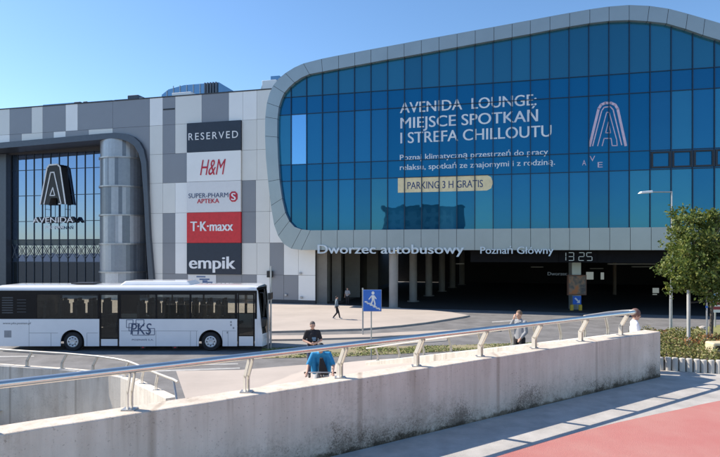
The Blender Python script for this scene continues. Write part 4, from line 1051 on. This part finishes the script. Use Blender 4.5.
# pedestrian-direction sign, barrier and billboard on the grey pier
bbp = thing('billboard', 'square brown and orange picture board on the grey pier under the clock', 'billboard', P(577.5, 285, 49.3))
a = P(568.3, 295.3, 49.2); b = P(587, 275, 49.2)
mb = MB(); mb.box((a.x, 49.3, a.z), (b.x, 49.55, b.z)); mb.build('frame', mat('brown_frame', (.16, .08, .05), .6), bbp)
def picture_mat():
    m = bpy.data.materials.new('poster_picture'); m.use_nodes = True; nt = m.node_tree; bb = nt.nodes['Principled BSDF']
    tc = nt.nodes.new('ShaderNodeTexCoord'); nz = nt.nodes.new('ShaderNodeTexNoise'); nz.inputs['Scale'].default_value = 2.2; nz.inputs['Detail'].default_value = 5; nt.links.new(tc.outputs['Object'], nz.inputs[0])
    r = nt.nodes.new('ShaderNodeValToRGB'); e = r.color_ramp.elements; e[0].position = .36; e[0].color = (.46, .16, .05, 1); e[1].position = .66; e[1].color = (.08, .07, .07, 1)
    x = e.new(.46); x.color = (.30, .18, .11, 1); x = e.new(.55); x.color = (.16, .13, .10, 1)
    nt.links.new(nz.outputs[0], r.inputs[0]); nt.links.new(r.outputs[0], bb.inputs['Base Color']); return m
mb = MB(); mb.box((a.x + .1, 49.27, a.z + .1), (b.x - .1, 49.297, b.z - .1)); mb.build('picture', picture_mat(), bbp)
ar_ = thing('direction_sign', 'blue square sign with a white diagonal arrow above a yellow barrier post on the pier', 'sign', P(577, 316, 48.9))
Ya = 48.9; a = P(573, 304.4, Ya); b = P(581.2, 296, Ya); mb = MB(); mb.box((a.x, Ya, a.z), (b.x, Ya + .05, b.z)); bd = mb.build('board', blue_sign, ar_)
mb = MB(); p_, q_ = P(575, 298, Ya), P(579, 302, Ya); mb.bar((p_.x, Ya - .012, p_.z), (q_.x, Ya - .012, q_.z), .13, .01, side=Vector((0, 1, 0)))
r_ = P(579.9, 303, Ya); s_ = P(579.9, 299.6, Ya); u_ = P(576.5, 303, Ya); mb.quad([(r_.x, Ya - .013, r_.z), (s_.x, Ya - .013, s_.z), (u_.x, Ya - .013, u_.z)]); mb.build('arrow', white_paint, bd, fixn=False)
yel = mat('barrier_yellow', (.65, .42, .04), .5)
for x0, x1 in ((570.8, 573.6), (579.4, 582.2)):
    a = P(x0, 318.2, Ya); b = P(x1, 304.8, Ya); mb = MB(); mb.box((a.x, Ya + .02, max(PZ, a.z)), (b.x, Ya + .2, b.z)); mb.build('barrier', yel, ar_)
mb = MB(); a = P(569.6, 318.6, Ya); b = P(583.4, 315.6, Ya); mb.box((a.x, Ya - .1, PZ), (b.x, Ya + .019, b.z)); mb.build('foot', black_m, ar_)
# street lamp
lp = thing('street_lamp', 'slender grey street lamp with one horizontal arm rising out of the tree crown', 'street lamp', P(670.8, 338, 17.5))
YL = 17.5; q = P(670.8, 0, YL); zt_ = P(0, 191.3, YL).z
mb = MB(); mb.tube([(q.x, YL, -1.2), (q.x, YL, .2), (q.x, YL, P(0, 300, YL).z), (q.x + .03, YL, P(0, 270, YL).z), (q.x + .03, YL, zt_)], [.055, .05, .042, .03, .022], 12); mb.build('pole', galv, lp, smooth=True)
mb = MB(); ax = P(651, 0, YL).x; mb.tube([(q.x + .03, YL, zt_ - .02), (ax - .05, YL, zt_ - .02)], .020, 10); mb.build('arm', galv, lp, smooth=True)
mb = MB(); hx0, hx1 = P(639, 0, YL).x, P(652, 0, YL).x
mb.hexa([(hx0, YL - .10, zt_ - .075), (hx1, YL - .07, zt_ - .045), (hx1, YL + .07, zt_ - .045), (hx0, YL + .10, zt_ - .075)], [(hx0 + .05, YL - .07, zt_ - .01), (hx1, YL - .05, zt_ + .025), (hx1, YL + .05, zt_ + .025), (hx0 + .05, YL + .07, zt_ - .01)])
mb.build('lamp_head', mat('lamp_white', (.8, .8, .78), .4), lp, bevel=.012)
# info board and pole at the right edge
ib = thing('info_board', 'blue, red and white notice board on a post at the right edge behind the tree', 'notice board', P(718, 325, 26))
Yi = 26; gz = hgt(*totq(P(718, 0, Yi).x, Yi))
mb = MB(); a = P(711.5, 312.5, Yi); b = P(738, 293, Yi); mb.box((a.x, Yi, a.z), (b.x, Yi + .06, b.z)); bo = mb.build('board', white_sign, ib)
mb = MB(); a2 = P(712.3, 302, Yi); b2 = P(737.2, 294, Yi); mb.box((a2.x, Yi - .008, a2.z), (b2.x, Yi - .001, b2.z)); mb.build('blue_field', mat('board_blue', (.06, .25, .50), .5), bo)
mb = MB(); a2 = P(712.3, 309.6, Yi); b2 = P(737.2, 302.4, Yi); mb.box((a2.x, Yi - .008, a2.z), (b2.x, Yi - .001, b2.z)); mb.build('red_field', mat('board_red', (.28, .03, .05), .5), bo)
mb = MB(); a2 = P(713, 300.2, Yi)
for k, (x0, x1, y0, y1) in enumerate(((713.5, 723, 297, 300), (715, 721, 295.2, 296.9), (714, 731, 305, 306.5))): a2 = P(x0, y1, Yi); b2 = P(x1, y0, Yi); mb.box((a2.x, Yi - .014, a2.z), (b2.x, Yi - .009, b2.z))
mb.build('mark', white_paint, bo)
mb = MB()
for px in (716.5, 733): q = P(px, 0, Yi); mb.tube([(q.x, Yi + .1, gz - .2), (q.x, Yi + .1, b.z)], .035, 8)
mb.build('post', galv, ib, smooth=True)
# pale box at the right edge
pb = thing('litter_bin', 'pale yellow box with a rounded top at the right edge by the shrub bed', 'bin', P(720, 358, 13.2))
Yq = 13.4; a = P(713.4, 357.5, Yq); b = P(731, 343, Yq)
mb = MB(); mb.box((a.x, Yq, 0), (b.x, Yq + .35, b.z)); mb.build('casing', mat('cream_box', (.62, .54, .36), .5), pb, bevel=.04)
mb = MB(); mb.box((a.x + .05, Yq - .01, b.z - .16), (b.x - .05, Yq - .002, b.z - .07)); mb.build('slot', black_m, pb)

# ================================================================== SHRUB BED, EDGING, TREE
bed = [(6.95, 13.15), (7.3, 12.98), (7.75, 12.82), (8.2, 12.68), (8.8, 12.55), (9.6, 12.6), (10.4, 13.0), (10.9, 13.9), (10.8, 15.4), (10, 16.8), (8.9, 17.2), (7.95, 16.6), (7.25, 15.2), (6.95, 14.1)]
bed = [Vector((x, y, 0)) for x, y in bed]
mb = MB(); mb.hexa([p + UP * .003 for p in bed], [p + UP * .20 for p in bed]); tag(mb.build('bed_soil', soil), None, None, kind='structure')
# pale concrete edging posts, one by one round the near side
loop = bed[-2:] + bed[:9]; per = []
L_ = 0
for a, b in zip(loop, loop[1:]):
    per.append((L_, a, b)); L_ += (b - a).length
edg = mat('edging_concrete', (.50, .48, .44), .85, var=.1)
first = None; pos = 0; cnt = 0
while pos < L_:
    for l0, a, b in per:
        if l0 <= pos < l0 + (b - a).length: p = a + (b - a).normalized() * (pos - l0)
    if first is None:
        mb = MB(); mb.lathe((0, 0, 0), [(.066, 0), (.066, .285), (.055, .30)], 'Z', 14); first = mb.build('edging_post', edg, smooth=True); o = first
    else: o = first.copy(); COL.objects.link(o)
    o.location = (p.x, p.y, 0.0); o.rotation_euler = (random.gauss(0, .015), random.gauss(0, .015), random.uniform(0, 6)); o.scale = (1, 1, random.uniform(.97, 1.03))
    tag(o, 'short round pale concrete post in the row edging the shrub bed', 'edging post', 'round concrete posts edging the shrub bed')
    pos += .146; cnt += 1
def leaf_mat(name, c1, c2, trans=.25):
    m = bpy.data.materials.new(name); m.use_nodes = True; nt = m.node_tree; b = nt.nodes['Principled BSDF']; b.inputs['Roughness'].default_value = .5
    ge = nt.nodes.new('ShaderNodeNewGeometry'); r = nt.nodes.new('ShaderNodeValToRGB'); r.color_ramp.elements[0].color = (*c1, 1); r.color_ramp.elements[1].color = (*c2, 1)
    nt.links.new(ge.outputs['Random Per Island'], r.inputs[0]); nt.links.new(r.outputs[0], b.inputs['Base Color'])
    tr = nt.nodes.new('ShaderNodeBsdfTranslucent'); nt.links.new(r.outputs[0], tr.inputs[0]); mx = nt.nodes.new('ShaderNodeMixShader'); mx.inputs[0].default_value = trans
    nt.links.new(b.outputs[0], mx.inputs[1]); nt.links.new(tr.outputs[0], mx.inputs[2]); nt.links.new(mx.outputs[0], nt.nodes['Material Output'].inputs[0]); return m
def leaf(mb, c, size, mi=0, flat=.0):
    d = Vector((random.gauss(0, 1), random.gauss(0, 1), random.gauss(0, 1) * (1 - flat) - .3)).normalized(); s = d.cross(Vector((random.gauss(0, 1), random.gauss(0, 1), random.gauss(0, 1)))).normalized()
    n = d.cross(s) * size * .12
    p0 = c - d * size * .5; p1 = c + d * size * .5; a = c + s * size * .36 + n; b = c - s * size * .36 + n
    i = len(mb.v); mb.v += [tuple(p0), tuple(a), tuple(p1), tuple(b)]; mb.f.append([i, i + 1, i + 2, i + 3]); mb.m.append(mi)
# shrubs in the bed (they grow into one another)
lm_ = [leaf_mat('shrub_green', (.11, .14, .03), (.24, .24, .07)), leaf_mat('shrub_red', (.30, .10, .04), (.36, .20, .08)), leaf_mat('shrub_olive', (.20, .18, .06), (.32, .27, .11))]
mb = MB()
for k in range(9000):
    while True:
        x, y = random.uniform(6.9, 11), random.uniform(12.5, 17.3)
        if in_poly((x, y), bed): break
    hh = .17 + .26 * max(0, noise.noise(Vector((x * 1.6, y * 1.6, 2))) + .35) * min(1, (y - 12.6) / 1.0 + .25)
    z = .18 + hh * random.random() ** .6; nn = noise.noise(Vector((x * 1.1, y * 1.1, 9)))
    mi = 1 if nn > .24 and random.random() < .6 else (2 if random.random() < .4 else 0)
    leaf(mb, Vector((x, y, z)), random.uniform(.04, .085), mi)
tag(mb.build('ground_cover', lm_, fixn=False), 'low green and reddish shrub growth filling the edged bed', 'shrubs', kind='stuff')
# young tree
def tree(name, label, base, trunk_top, blobs, nleaf, lsize):
    t = thing(name, label, 'tree', base); mb = MB(); b = Vector(base); top = Vector(trunk_top)
    mid = b.lerp(top, .5) + Vector((.03, 0, 0)); bark = mat('bark', (.10, .085, .07), .9, var=.3, vscale=12, bump=.5)
    mb.tube([b - UP * .1, mid, top, top + Vector((-.05, .05, .9))], [.055, .045, .04, .02], 10); tr = mb.build('trunk', bark, t, smooth=True)
    br = MB(); lf = MB()
    for (c, r) in blobs:
        c = Vector(c); s_ = b.lerp(top, random.uniform(.75, 1.0)); br.tube([s_, s_.lerp(c, .5) + UP * .1, c], [.022, .015, .006], 6)
        for j in range(3):
            e = c + Vector((random.gauss(0, 1), random.gauss(0, 1), random.gauss(0, 1))).normalized() * r * .8; br.tube([s_.lerp(c, .6), c.lerp(e, .5), e], [.010, .007, .003], 5)
    br.build('branches', bark, t, smooth=True)
    tot = sum(r ** 2.4 for c, r in blobs)
    for (c, r) in blobs:
        c = Vector(c); n = int(nleaf * r ** 2.4 / tot); clumps = []
        for j in range(max(6, int(40 * r * r / .25))):
            d = Vector((random.gauss(0, 1), random.gauss(0, 1), random.gauss(0, 1))).normalized(); clumps.append(c + d * r * random.uniform(.45, 1.08))
        for j in range(n):
            q = random.choice(clumps); leaf(lf, q + Vector((random.gauss(0, .075), random.gauss(0, .075), random.gauss(0, .065))), lsize * random.uniform(.65, 1.25), 0 if random.random() < .72 else 1)
    lf.build('crown', [leaf_mat('leaf_green', (.065, .105, .02), (.15, .205, .045), .46), leaf_mat('leaf_yellow_green', (.20, .24, .05), (.31, .33, .09), .48)], t, fixn=False)
YT = 15.6
def tb(px, py, dy=0.): return tuple(P(px, py, YT + dy))
r_ = lambda n: n / F * YT
blobs = [(tb(684, 224, -.2), r_(15)), (tb(703, 224, .1), r_(15)), (tb(718, 228, -.1), r_(17)), (tb(676, 240, .2), r_(13)), (tb(694, 243, -.5), r_(17)), (tb(714, 246, -.4), r_(18)), (tb(670, 268, .0), r_(12)), (tb(686, 266, -.5), r_(16)), (tb(703, 270, -.7), r_(17)), (tb(722, 268, -.4), r_(18)), (tb(674, 286, .1), r_(9.5)), (tb(690, 287, -.3), r_(13)), (tb(708, 291, -.5), r_(13)), (tb(726, 290, -.3), r_(16)), (tb(740, 245, .1), r_(20)), (tb(745, 275, .2), r_(19)), (tb(730, 225, .3), r_(18)), (tb(676, 213, 0), r_(8)), (tb(716, 214, 0), r_(8)), (tb(700, 255, .6), r_(22)), (tb(722, 260, .7), r_(24)), (tb(683, 252, .6), r_(17))]
tree('young_tree', 'young leafy green tree growing from the shrub bed at the right edge', tuple(P(710.5, 341, YT))[:2] + (.15,), tb(711, 290), blobs, 15000, .095)
sk = thing('tree_stake', 'thick pale grey stake beside the tree trunk, nearer the lamp pole', 'stake', (P(688.6, 0, 15.2).x, 15.2, .1))
q = P(688.6, 0, 15.2); mb = MB(); mb.tube([(q.x, 15.2, .05), (q.x, 15.2, P(0, 290, 15.2).z)], .045, 12); mb.build('shaft', mat('stake_grey', (.42, .42, .40), .7), sk, smooth=True)
mb = MB(); mb.bar((q.x, 15.2, P(0, 303, 15.2).z), (P(711, 0, 15.6).x, 15.6, P(0, 302, 15.2).z), .01, .04); mb.build('tie', rubber, sk)
sk = thing('tree_stake', 'thin dark stake close against the tree trunk', 'stake', (P(706.8, 0, 15.3).x, 15.3, .1))
q = P(706.8, 0, 15.3); mb = MB(); mb.tube([(q.x, 15.3, .05), (q.x, 15.3, P(0, 285, 15.3).z)], .022, 10); mb.build('shaft', galv, sk, smooth=True)
mb = MB(); mb.lathe((q.x, 15.3, P(0, 308, 15.3).z), [(.03, 0), (.03, .06)], 'Z', 10); mb.build('collar', blue_sign, sk)
# pale stone on the verge
q = P(703, 328, 24.0); stn = MB(); bm = bmesh.new(); bmesh.ops.create_icosphere(bm, subdivisions=3, radius=.16)
for v in bm.verts: v.co = v.co * (1 + .25 * noise.noise(v.co * 9)); v.co.z *= .75
me = bpy.data.meshes.new('boulder'); bm.to_mesh(me); bm.free(); me.materials.append(mat('pale_stone', (.42, .38, .34), .9, var=.2, vscale=9)); o = bpy.data.objects.new('boulder', me); COL.objects.link(o)
o.location = (q.x, q.y, hgt(*totq(q.x, q.y)) + .08); tag(o, 'small pale rounded stone lying on the verge behind the tree stakes', 'stone')

# ================================================================== PEOPLE
def fused(name, segs, balls, m, parent, voxel, rot, loc, smooth_it=2, subs=(10, 7)):
    """limbs as tapered capsules and ellipsoids, fused into one continuous skin"""
    bm = bmesh.new()
    def sph(c, r):
        vs = []
        for i in range(subs[1] + 1):
            th = math.pi * i / subs[1]
            for j in range(subs[0]):
                ph = 2 * math.pi * j / subs[0]; vs.append(Vector(c) + Vector((r[0] * math.sin(th) * math.cos(ph), r[1] * math.sin(th) * math.sin(ph), r[2] * math.cos(th))))
        return vs
    def hull(pts):
        vs = [bm.verts.new(p) for p in pts]; res = bmesh.ops.convex_hull(bm, input=vs)
        bmesh.ops.delete(bm, geom=list({g for g in res['geom_unused'] + res['geom_interior'] if isinstance(g, bmesh.types.BMVert)}), context='VERTS')
    for a, ra, b, rb in segs:
        ra3 = ra if isinstance(ra, tuple) else (ra,) * 3; rb3 = rb if isinstance(rb, tuple) else (rb,) * 3
        hull(sph(a, ra3) + sph(b, rb3))
    for c, r in balls: hull(sph(c, r))
    bmesh.ops.recalc_face_normals(bm, faces=bm.faces[:])
    me = bpy.data.meshes.new(name); bm.to_mesh(me); bm.free()
    o = bpy.data.objects.new(name, me); COL.objects.link(o)
    md = o.modifiers.new('r', 'REMESH'); md.mode = 'VOXEL'; md.voxel_size = voxel
    if smooth_it: sm = o.modifiers.new('s', 'SMOOTH'); sm.factor = .5; sm.iterations = smooth_it
    dg = bpy.context.evaluated_depsgraph_get(); me2 = bpy.data.meshes.new_from_object(o.evaluated_get(dg)); me2.name = name
    bpy.data.objects.remove(o); bpy.data.meshes.remove(me)
    me2.transform(Matrix.Translation(loc) @ Matrix.Rotation(rot, 4, 'Z'))
    for p in me2.polygons: p.use_smooth = True
    me2.materials.clear(); me2.materials.append(m)
    o = bpy.data.objects.new(name, me2); COL.objects.link(o); adopt(o, parent); return o
skin = mat('skin', (.50, .30, .22), .6, var=.06)
def person(label, loc, rot, J, top, bottom, shoe, hair, h=1.0, loose=(), sleeves=.5, long_hair=False, hairk=1., vox=.012, hairless=False, bag=None, shorts=False):
    """J: joint overrides in a frame facing -Y"""
    d = dict(pel=(0, 0, .95), chest=(0, .0, 1.30), neck=(0, .01, 1.47), head=(0, -.02, 1.61), sl=(.18, .01, 1.41), sr=(-.18, .01, 1.41), el=(.24, .03, 1.13), er=(-.24, .03, 1.13), wl=(.25, -.06, .89), wr=(-.25, -.06, .89),
             hl=(.09, 0, .93), hr=(-.09, 0, .93), kl=(.10, -.01, .50), kr=(-.10, -.01, .50), al=(.10, .03, .09), ar=(-.10, .03, .09))
    d.update(J); V = {k: Vector(v) * h for k, v in d.items()}
    t = thing('person', label, 'person', loc)
    hd = V['head']; face = Vector(J.get('face', (0, -1, 0))).normalized(); side = UP.cross(face).normalized() if abs(face.z) < .9 else Vector((1, 0, 0)); upf = face.cross(side).normalized()
    if upf.z < 0: upf = -upf
    segs = [(V['pel'], (.15, .10, .10), V['chest'], (.155, .10, .12)), (V['chest'], (.13, .09, .1), (V['sl'] + V['sr']) / 2, (.12, .07, .05)), (V['neck'] - (hd - V['neck']) * .3, .058, hd, .052),
            (V['sl'], .055, V['el'], .042), (V['el'], .040, V['wl'], .027), (V['sr'], .055, V['er'], .042), (V['er'], .040, V['wr'], .027), ((V['sl'] + V['sr']) / 2, .07, V['sl'], .055), ((V['sl'] + V['sr']) / 2, .07, V['sr'], .055),
            (V['hl'], .088, V['kl'], .055), (V['kl'], .054, V['al'], .035), (V['hr'], .088, V['kr'], .055), (V['kr'], .054, V['ar'], .035)]
    balls = [(hd + upf * .02, (.078, .090, .105)), (hd + face * .025 - upf * .06, (.055, .060, .055)), (hd + face * .095 - upf * .012, (.014, .02, .02)), (hd + side * .078 - upf * .005, (.014, .022, .03)), (hd - side * .078 - upf * .005, (.014, .022, .03))]
    for w_, e_, sg in ((V['wl'], V['el'], 1), (V['wr'], V['er'], -1)):
        fd = (w_ - e_).normalized(); fd = Vector(J.get('hand' + ('l' if sg > 0 else 'r'), fd)).normalized(); ac = fd.cross(Vector((0, -1, .2))).normalized() if abs(fd.y) < .9 else Vector((1, 0, 0)); pn = fd.cross(ac).normalized()
        palm = w_ + fd * .055; segs.append((w_, .026, palm, (.032, .028, .032)))
        for k, ln in enumerate((.062, .072, .068, .052)):
            r0 = palm + fd * .028 + ac * (.024 - .016 * k); m_ = r0 + fd * ln * .55 + pn * .006; segs += [(r0, .0095, m_, .009), (m_, .009, m_ + (fd * .7 + pn * .7).normalized() * ln * .5, .008)]
        th0 = palm + ac * .028; segs += [(th0, .011, th0 + (fd * .6 + ac * .8).normalized() * .045, .010)]
    fused('body', segs, balls, skin, t, vox, rot, loc)
    # shirt
    ss = [(V['pel'] + Vector((0, 0, -.02)), (.165, .115, .10), V['chest'], (.172, .118, .13)), (V['chest'], (.15, .105, .1), (V['sl'] + V['sr']) / 2 - UP * .02, (.13, .08, .05)), ((V['sl'] + V['sr']) / 2, .078, V['sl'], .066), ((V['sl'] + V['sr']) / 2, .078, V['sr'], .066), ((V['sl'] + V['sr']) / 2, .085, V['neck'], .068)]
    for s_, e_, w_ in (('sl', 'el', 'wl'), ('sr', 'er', 'wr')):
        if sleeves <= 1: ss.append((V[s_], .068, V[s_].lerp(V[e_], sleeves), .060))
        else: ss += [(V[s_], .066, V[e_], .055), (V[e_], .054, V[e_].lerp(V[w_], .9), .040)]
    ss += [(V['sl' if x > 0 else 'sr'], .07, Vector((x, y, z)), r) for x, y, z, r in loose]
    fused('shirt', ss, [], top, t, max(vox, .016), rot, loc, 6 if loose else 2)
    if bottom:
        tr = [(V['pel'] - UP * .03, (.168, .118, .08), (V['hl'] + V['hr']) / 2 - UP * .04, (.15, .11, .06))]
        for h_, k_, a_ in (('hl', 'kl', 'al'), ('hr', 'kr', 'ar')):
            tr += [(V[h_], .102, V[k_], .070)]
            if not shorts: tr += [(V[k_], .069, V[a_] + UP * .0, .052)]
        fused('trousers', tr, [], bottom, t, max(vox, .016), rot, loc)
    for a_, k_ in (('al', 'kl'), ('ar', 'kr')):
        A_ = V[a_]; td = Vector(J.get('toe', (0, -1, 0))); fused('shoe', [(A_ + Vector((0, 0, -.03)), (.045, .05, .045), A_ + td * .15 + UP * -.055, (.042, .05, .032)), (A_ + UP * .02, .045, A_ - UP * .03, .048)], [], shoe, t, .014, rot, loc)
    if hair:
        hb = [(hd + upf * .045 - face * .018, (.088 * hairk, .094 * hairk, .095 * hairk))]
        sg = []
        if long_hair: sg = [(hd - face * .05 + upf * .02, .085, hd - face * .075 - upf * .13, .055)]
        fused('hair', sg, hb, hair, t, .012, rot, loc)
    for sg in (-1, 1):
        em = MB(); M_ = Matrix.Translation(loc) @ Matrix.Rotation(rot, 4, 'Z'); c = M_ @ (hd + face * .083 + side * .03 * sg + upf * .012); em.lathe(tuple(c), [(.001, -.008), (.009, -.005), (.011, 0), (.009, .005), (.001, .008)], 'Z', 8); em.build('eye', black_m, t)
    if bag: bag(t, V, rot, loc)
    return t
def ground_at(x, y): t_, q_ = totq(x, y); return hgt(t_, q_)
blk = mat('cloth_black', (.018, .018, .022), .9); jean = mat('denim', (.05, .065, .11), .9); teal = mat('cloth_blue', (.02, .24, .48), .8, var=.15, vscale=8); gry = mat('cloth_grey', (.28, .29, .31), .9)
wht = mat('cloth_white', (.75, .75, .80), .8); hair_d = mat('hair_dark', (.02, .016, .014), .7); hair_b = mat('hair_brown', (.16, .10, .065), .7); hair_g = mat('hair_grey_brown', (.12, .10, .09), .8); shoe_m = mat('shoe_dark', (.03, .03, .03), .6); shoe_w = mat('shoe_white', (.6, .6, .6), .6)

# man in black t-shirt, hands together at the waist
x, y = P(312.5, 0, 17.5).x, 17.5; z = P(0, 321.2, 17.5).z - 1.745
def chest_print(t, V, rot, loc):
    M_ = Matrix.Translation(loc) @ Matrix.Rotation(rot, 4, 'Z'); mb = MB()
    for i, (a, b, c, d_) in enumerate(((-.02, .10, 1.20, 1.26), (.0, .09, 1.15, 1.19))): mb.hexa([M_ @ Vector(v) for v in ((a, -.128, c), (b, -.128, c), (b, -.128, d_), (a, -.128, d_))], [M_ @ Vector(v) for v in ((a, -.11, c), (b, -.11, c), (b, -.11, d_), (a, -.11, d_))])
    mb.build('shirt_print', mat('print_blue', (.14, .24, .34), .8), t)
person('man in a black T-shirt with short hair looking down at his hands behind the handrail', (x, y, z), R(8), dict(el=(.27, .0, 1.15), er=(-.27, .0, 1.15), wl=(.07, -.22, 1.08), wr=(-.06, -.22, 1.08), handl=(-1, -.3, 0), handr=(1, -.3, .1), face=(.15, -1, -.25)), blk, jean, shoe_m, hair_g, sleeves=.75, bag=chest_print)
# cyclist in a blue T-shirt riding towards us, head down
x, y = P(321.5, 0, 13.6).x, 13.6; zc = P(0, 342.2, 13.6).z; gz = zc - 1.52; BK = gz
def strap(t, V, rot, loc):
    M_ = Matrix.Translation(loc) @ Matrix.Rotation(rot, 4, 'Z')
    mb = MB(); mb.hexa([M_ @ Vector(v) for v in ((-.02, -.36, 1.20), (.05, -.36, 1.20), (.19, -.34, .80), (-.05, -.34, .80))], [M_ @ Vector(v) for v in ((-.02, -.26, 1.20), (.05, -.26, 1.20), (.19, -.20, .80), (-.05, -.20, .80))]); mb.build('chest_bag', blk, t, bevel=.015)
person('cyclist in a bright blue T-shirt with a black chest bag bending over the handlebar', (x, y, gz), R(0), dict(pel=(0, .10, .86), chest=(0, -.08, 1.12), neck=(0, -.19, 1.31), head=(0, -.27, 1.415), sl=(.19, -.14, 1.25), sr=(-.19, -.14, 1.25), el=(.30, -.24, 1.02), er=(-.30, -.24, 1.02), wl=(.30, -.48, .90), wr=(-.30, -.48, .90), hl=(.09, .14, .84), hr=(-.09, .14, .84), kl=(.13, -.18, .72), kr=(-.13, -.12, .52), al=(.12, .0, .36), ar=(-.12, .05, .14), face=(0, -1, -.7), handl=(.1, -.7, -.4), handr=(-.1, -.7, -.4)), teal, mat('cloth_pale_grey', (.45, .45, .46), .9), shoe_m, hair_d, sleeves=.95, bag=strap, loose=((.16, -.16, .86, .085), (-.16, -.16, .86, .085)))
bk_ = thing('bicycle', 'bicycle under the cyclist in blue with its handlebar ends showing', 'bicycle', (x, y, gz))
def bl(a, b, c): return (x + a, y + b, gz + c)
mb = MB(); mb.tube([bl(-.35, -.46, .88), bl(-.25, -.52, .90), bl(0, -.52, .90), bl(.25, -.52, .90), bl(.35, -.46, .88)], .014, 8); hb = mb.build('handlebar', galv, bk_, smooth=True)
for s_ in (-1, 1): mb = MB(); mb.tube([bl(s_ * .27, -.505, .897), bl(s_ * .37, -.45, .877)], .020, 8); mb.build('grip', rubber, hb, smooth=True)
mb = MB(); mb.tube([bl(0, -.50, .92), bl(0, -.55, .62), bl(0, -.62, .34)], .02, 8); mb.tube([bl(0, -.53, .74), bl(0, .02, .36)], .022, 8); mb.tube([bl(0, -.52, .80), bl(0, .18, .62)], .02, 8); mb.tube([bl(0, .02, .36), bl(0, .22, .82)], .018, 8); mb.tube([bl(0, .02, .36), bl(0, .48, .34)], .014, 8); mb.tube([bl(0, .18, .62), bl(0, .48, .34)], .014, 8); mb.build('frame', mat('bike_dark', (.03, .03, .04), .4), bk_, smooth=True)
mb = MB(); mb.hexa([bl(-.03, .08, .83), bl(.03, .08, .83), bl(.09, .33, .83), bl(-.09, .33, .83)], [bl(-.02, .1, .87), bl(.02, .1, .87), bl(.08, .32, .88), bl(-.08, .32, .88)]); mb.build('saddle', black_m, bk_, bevel=.015)
for yy in (-.62, .48):
    mb = MB(); pts = [bl(0, yy + .32 * math.cos(q), .34 + .32 * math.sin(q)) for q in [2 * math.pi * i / 28 for i in range(29)]]; mb.tube(pts, .018, 8, cap=False); wv = mb.build('wheel', rubber, bk_, smooth=True)
    mb = MB()
    for i in range(14): q = 2 * math.pi * i / 14; mb.bar(bl(0, yy, .34), bl(0, yy + .31 * math.cos(q), .34 + .31 * math.sin(q)), .004, .004)
    mb.build('spokes', galv, wv)
# man behind the rail in the middle, seen side on, hand to his face
x, y = P(519.5, 0, 16.0).x, 16.0; z = P(0, 310.2, 16.0).z - 1.745
person('man in a grey top behind the handrail raising a hand to his face', (x, y, z), R(-55), dict(er=(-.22, -.16, 1.24), wr=(-.06, -.17, 1.50), handr=(.3, -.1, 1), el=(.22, .02, 1.14), wl=(.18, -.16, .98), face=(0, -1, -.2)), gry, blk, shoe_m, hair_b, sleeves=1.5)
# woman in white at the end of the wall, seen from behind at an angle
x, y = P(635, 0, 12.95).x, 12.95; z = P(0, 308.6, 12.95).z - 1.76
person('woman in a white top standing behind the far end of the parapet wall', (x, y, z), R(75), dict(el=(.25, -.06, 1.17), wl=(.16, -.30, 1.20), handl=(0, -1, .1), er=(-.24, .0, 1.14), wr=(-.22, -.2, 1.0), face=(0, -1, -.12)), wht, jean, shoe_w, mat('hair_auburn', (.14, .075, .06), .7), sleeves=.9, hairk=1.22)
# pedestrian crossing the square
g = G(336.6, 319.2, PZ + .12); 
person('person in a grey blue jacket and dark trousers walking across the sunlit square', (g.x, g.y, PZ + .12), R(100), dict(kl=(.1, -.16, .52), al=(.1, -.26, .10), kr=(-.1, -.02, .50), ar=(-.1, .28, .14), er=(-.24, .1, 1.14), wr=(-.24, .16, .90), el=(.24, -.04, 1.13), wl=(.24, -.18, .94)), mat('cloth_slate', (.16, .21, .25), .9), blk, shoe_w, hair_d, sleeves=1.5, vox=.02)
# person in the shade of the hall mouth
g = G(347.5, 306.0, PZ + .02)
person('person in a pale top standing in the shade between the hall piers', (g.x, g.y, PZ + .02), R(-20), dict(el=(.27, -.03, 1.14), wl=(.12, -.2, 1.10)), gry, blk, shoe_m, hair_d, sleeves=.8, vox=.02)

# ================================================================== CITY BEHIND THE VIEWER (seen in the glass)
for i, (x, y, wx, dy, h, lab) in enumerate(((-46, -75, 23, 14, 19, 'pale city block mirrored in the lower left of the glass front'),)):
    t = thing('city_block', lab, 'building', (x, y, PZ)); mb = MB(); mb.box((x - wx / 2, y - dy, PZ), (x + wx / 2, y, PZ + h)); mb.build('wall', mat('city_wall_%d' % (i % 2), ((.24, .23, .22), (.17, .18, .20))[i % 2], .9), t)
    mb = MB(); n = int(wx / 3); fl = int(h / 3.1)
    for a in range(n):
        for b in range(fl): xx = x - wx / 2 + (a + .5) * wx / n; zz = PZ + 1.1 + b * 3.1; mb.box((xx - .8, y + .001, zz), (xx + .8, y + .06, zz + 1.5))
    mb.build('windows', mat('city_window', (.07, .08, .09), .3), t)
    mb = MB(); mb.box((x - wx / 2 - .3, y - dy - .3, PZ + h + .002), (x + wx / 2 + .3, y + .3, PZ + h + .5)); mb.build('roof', hall_dark, t)
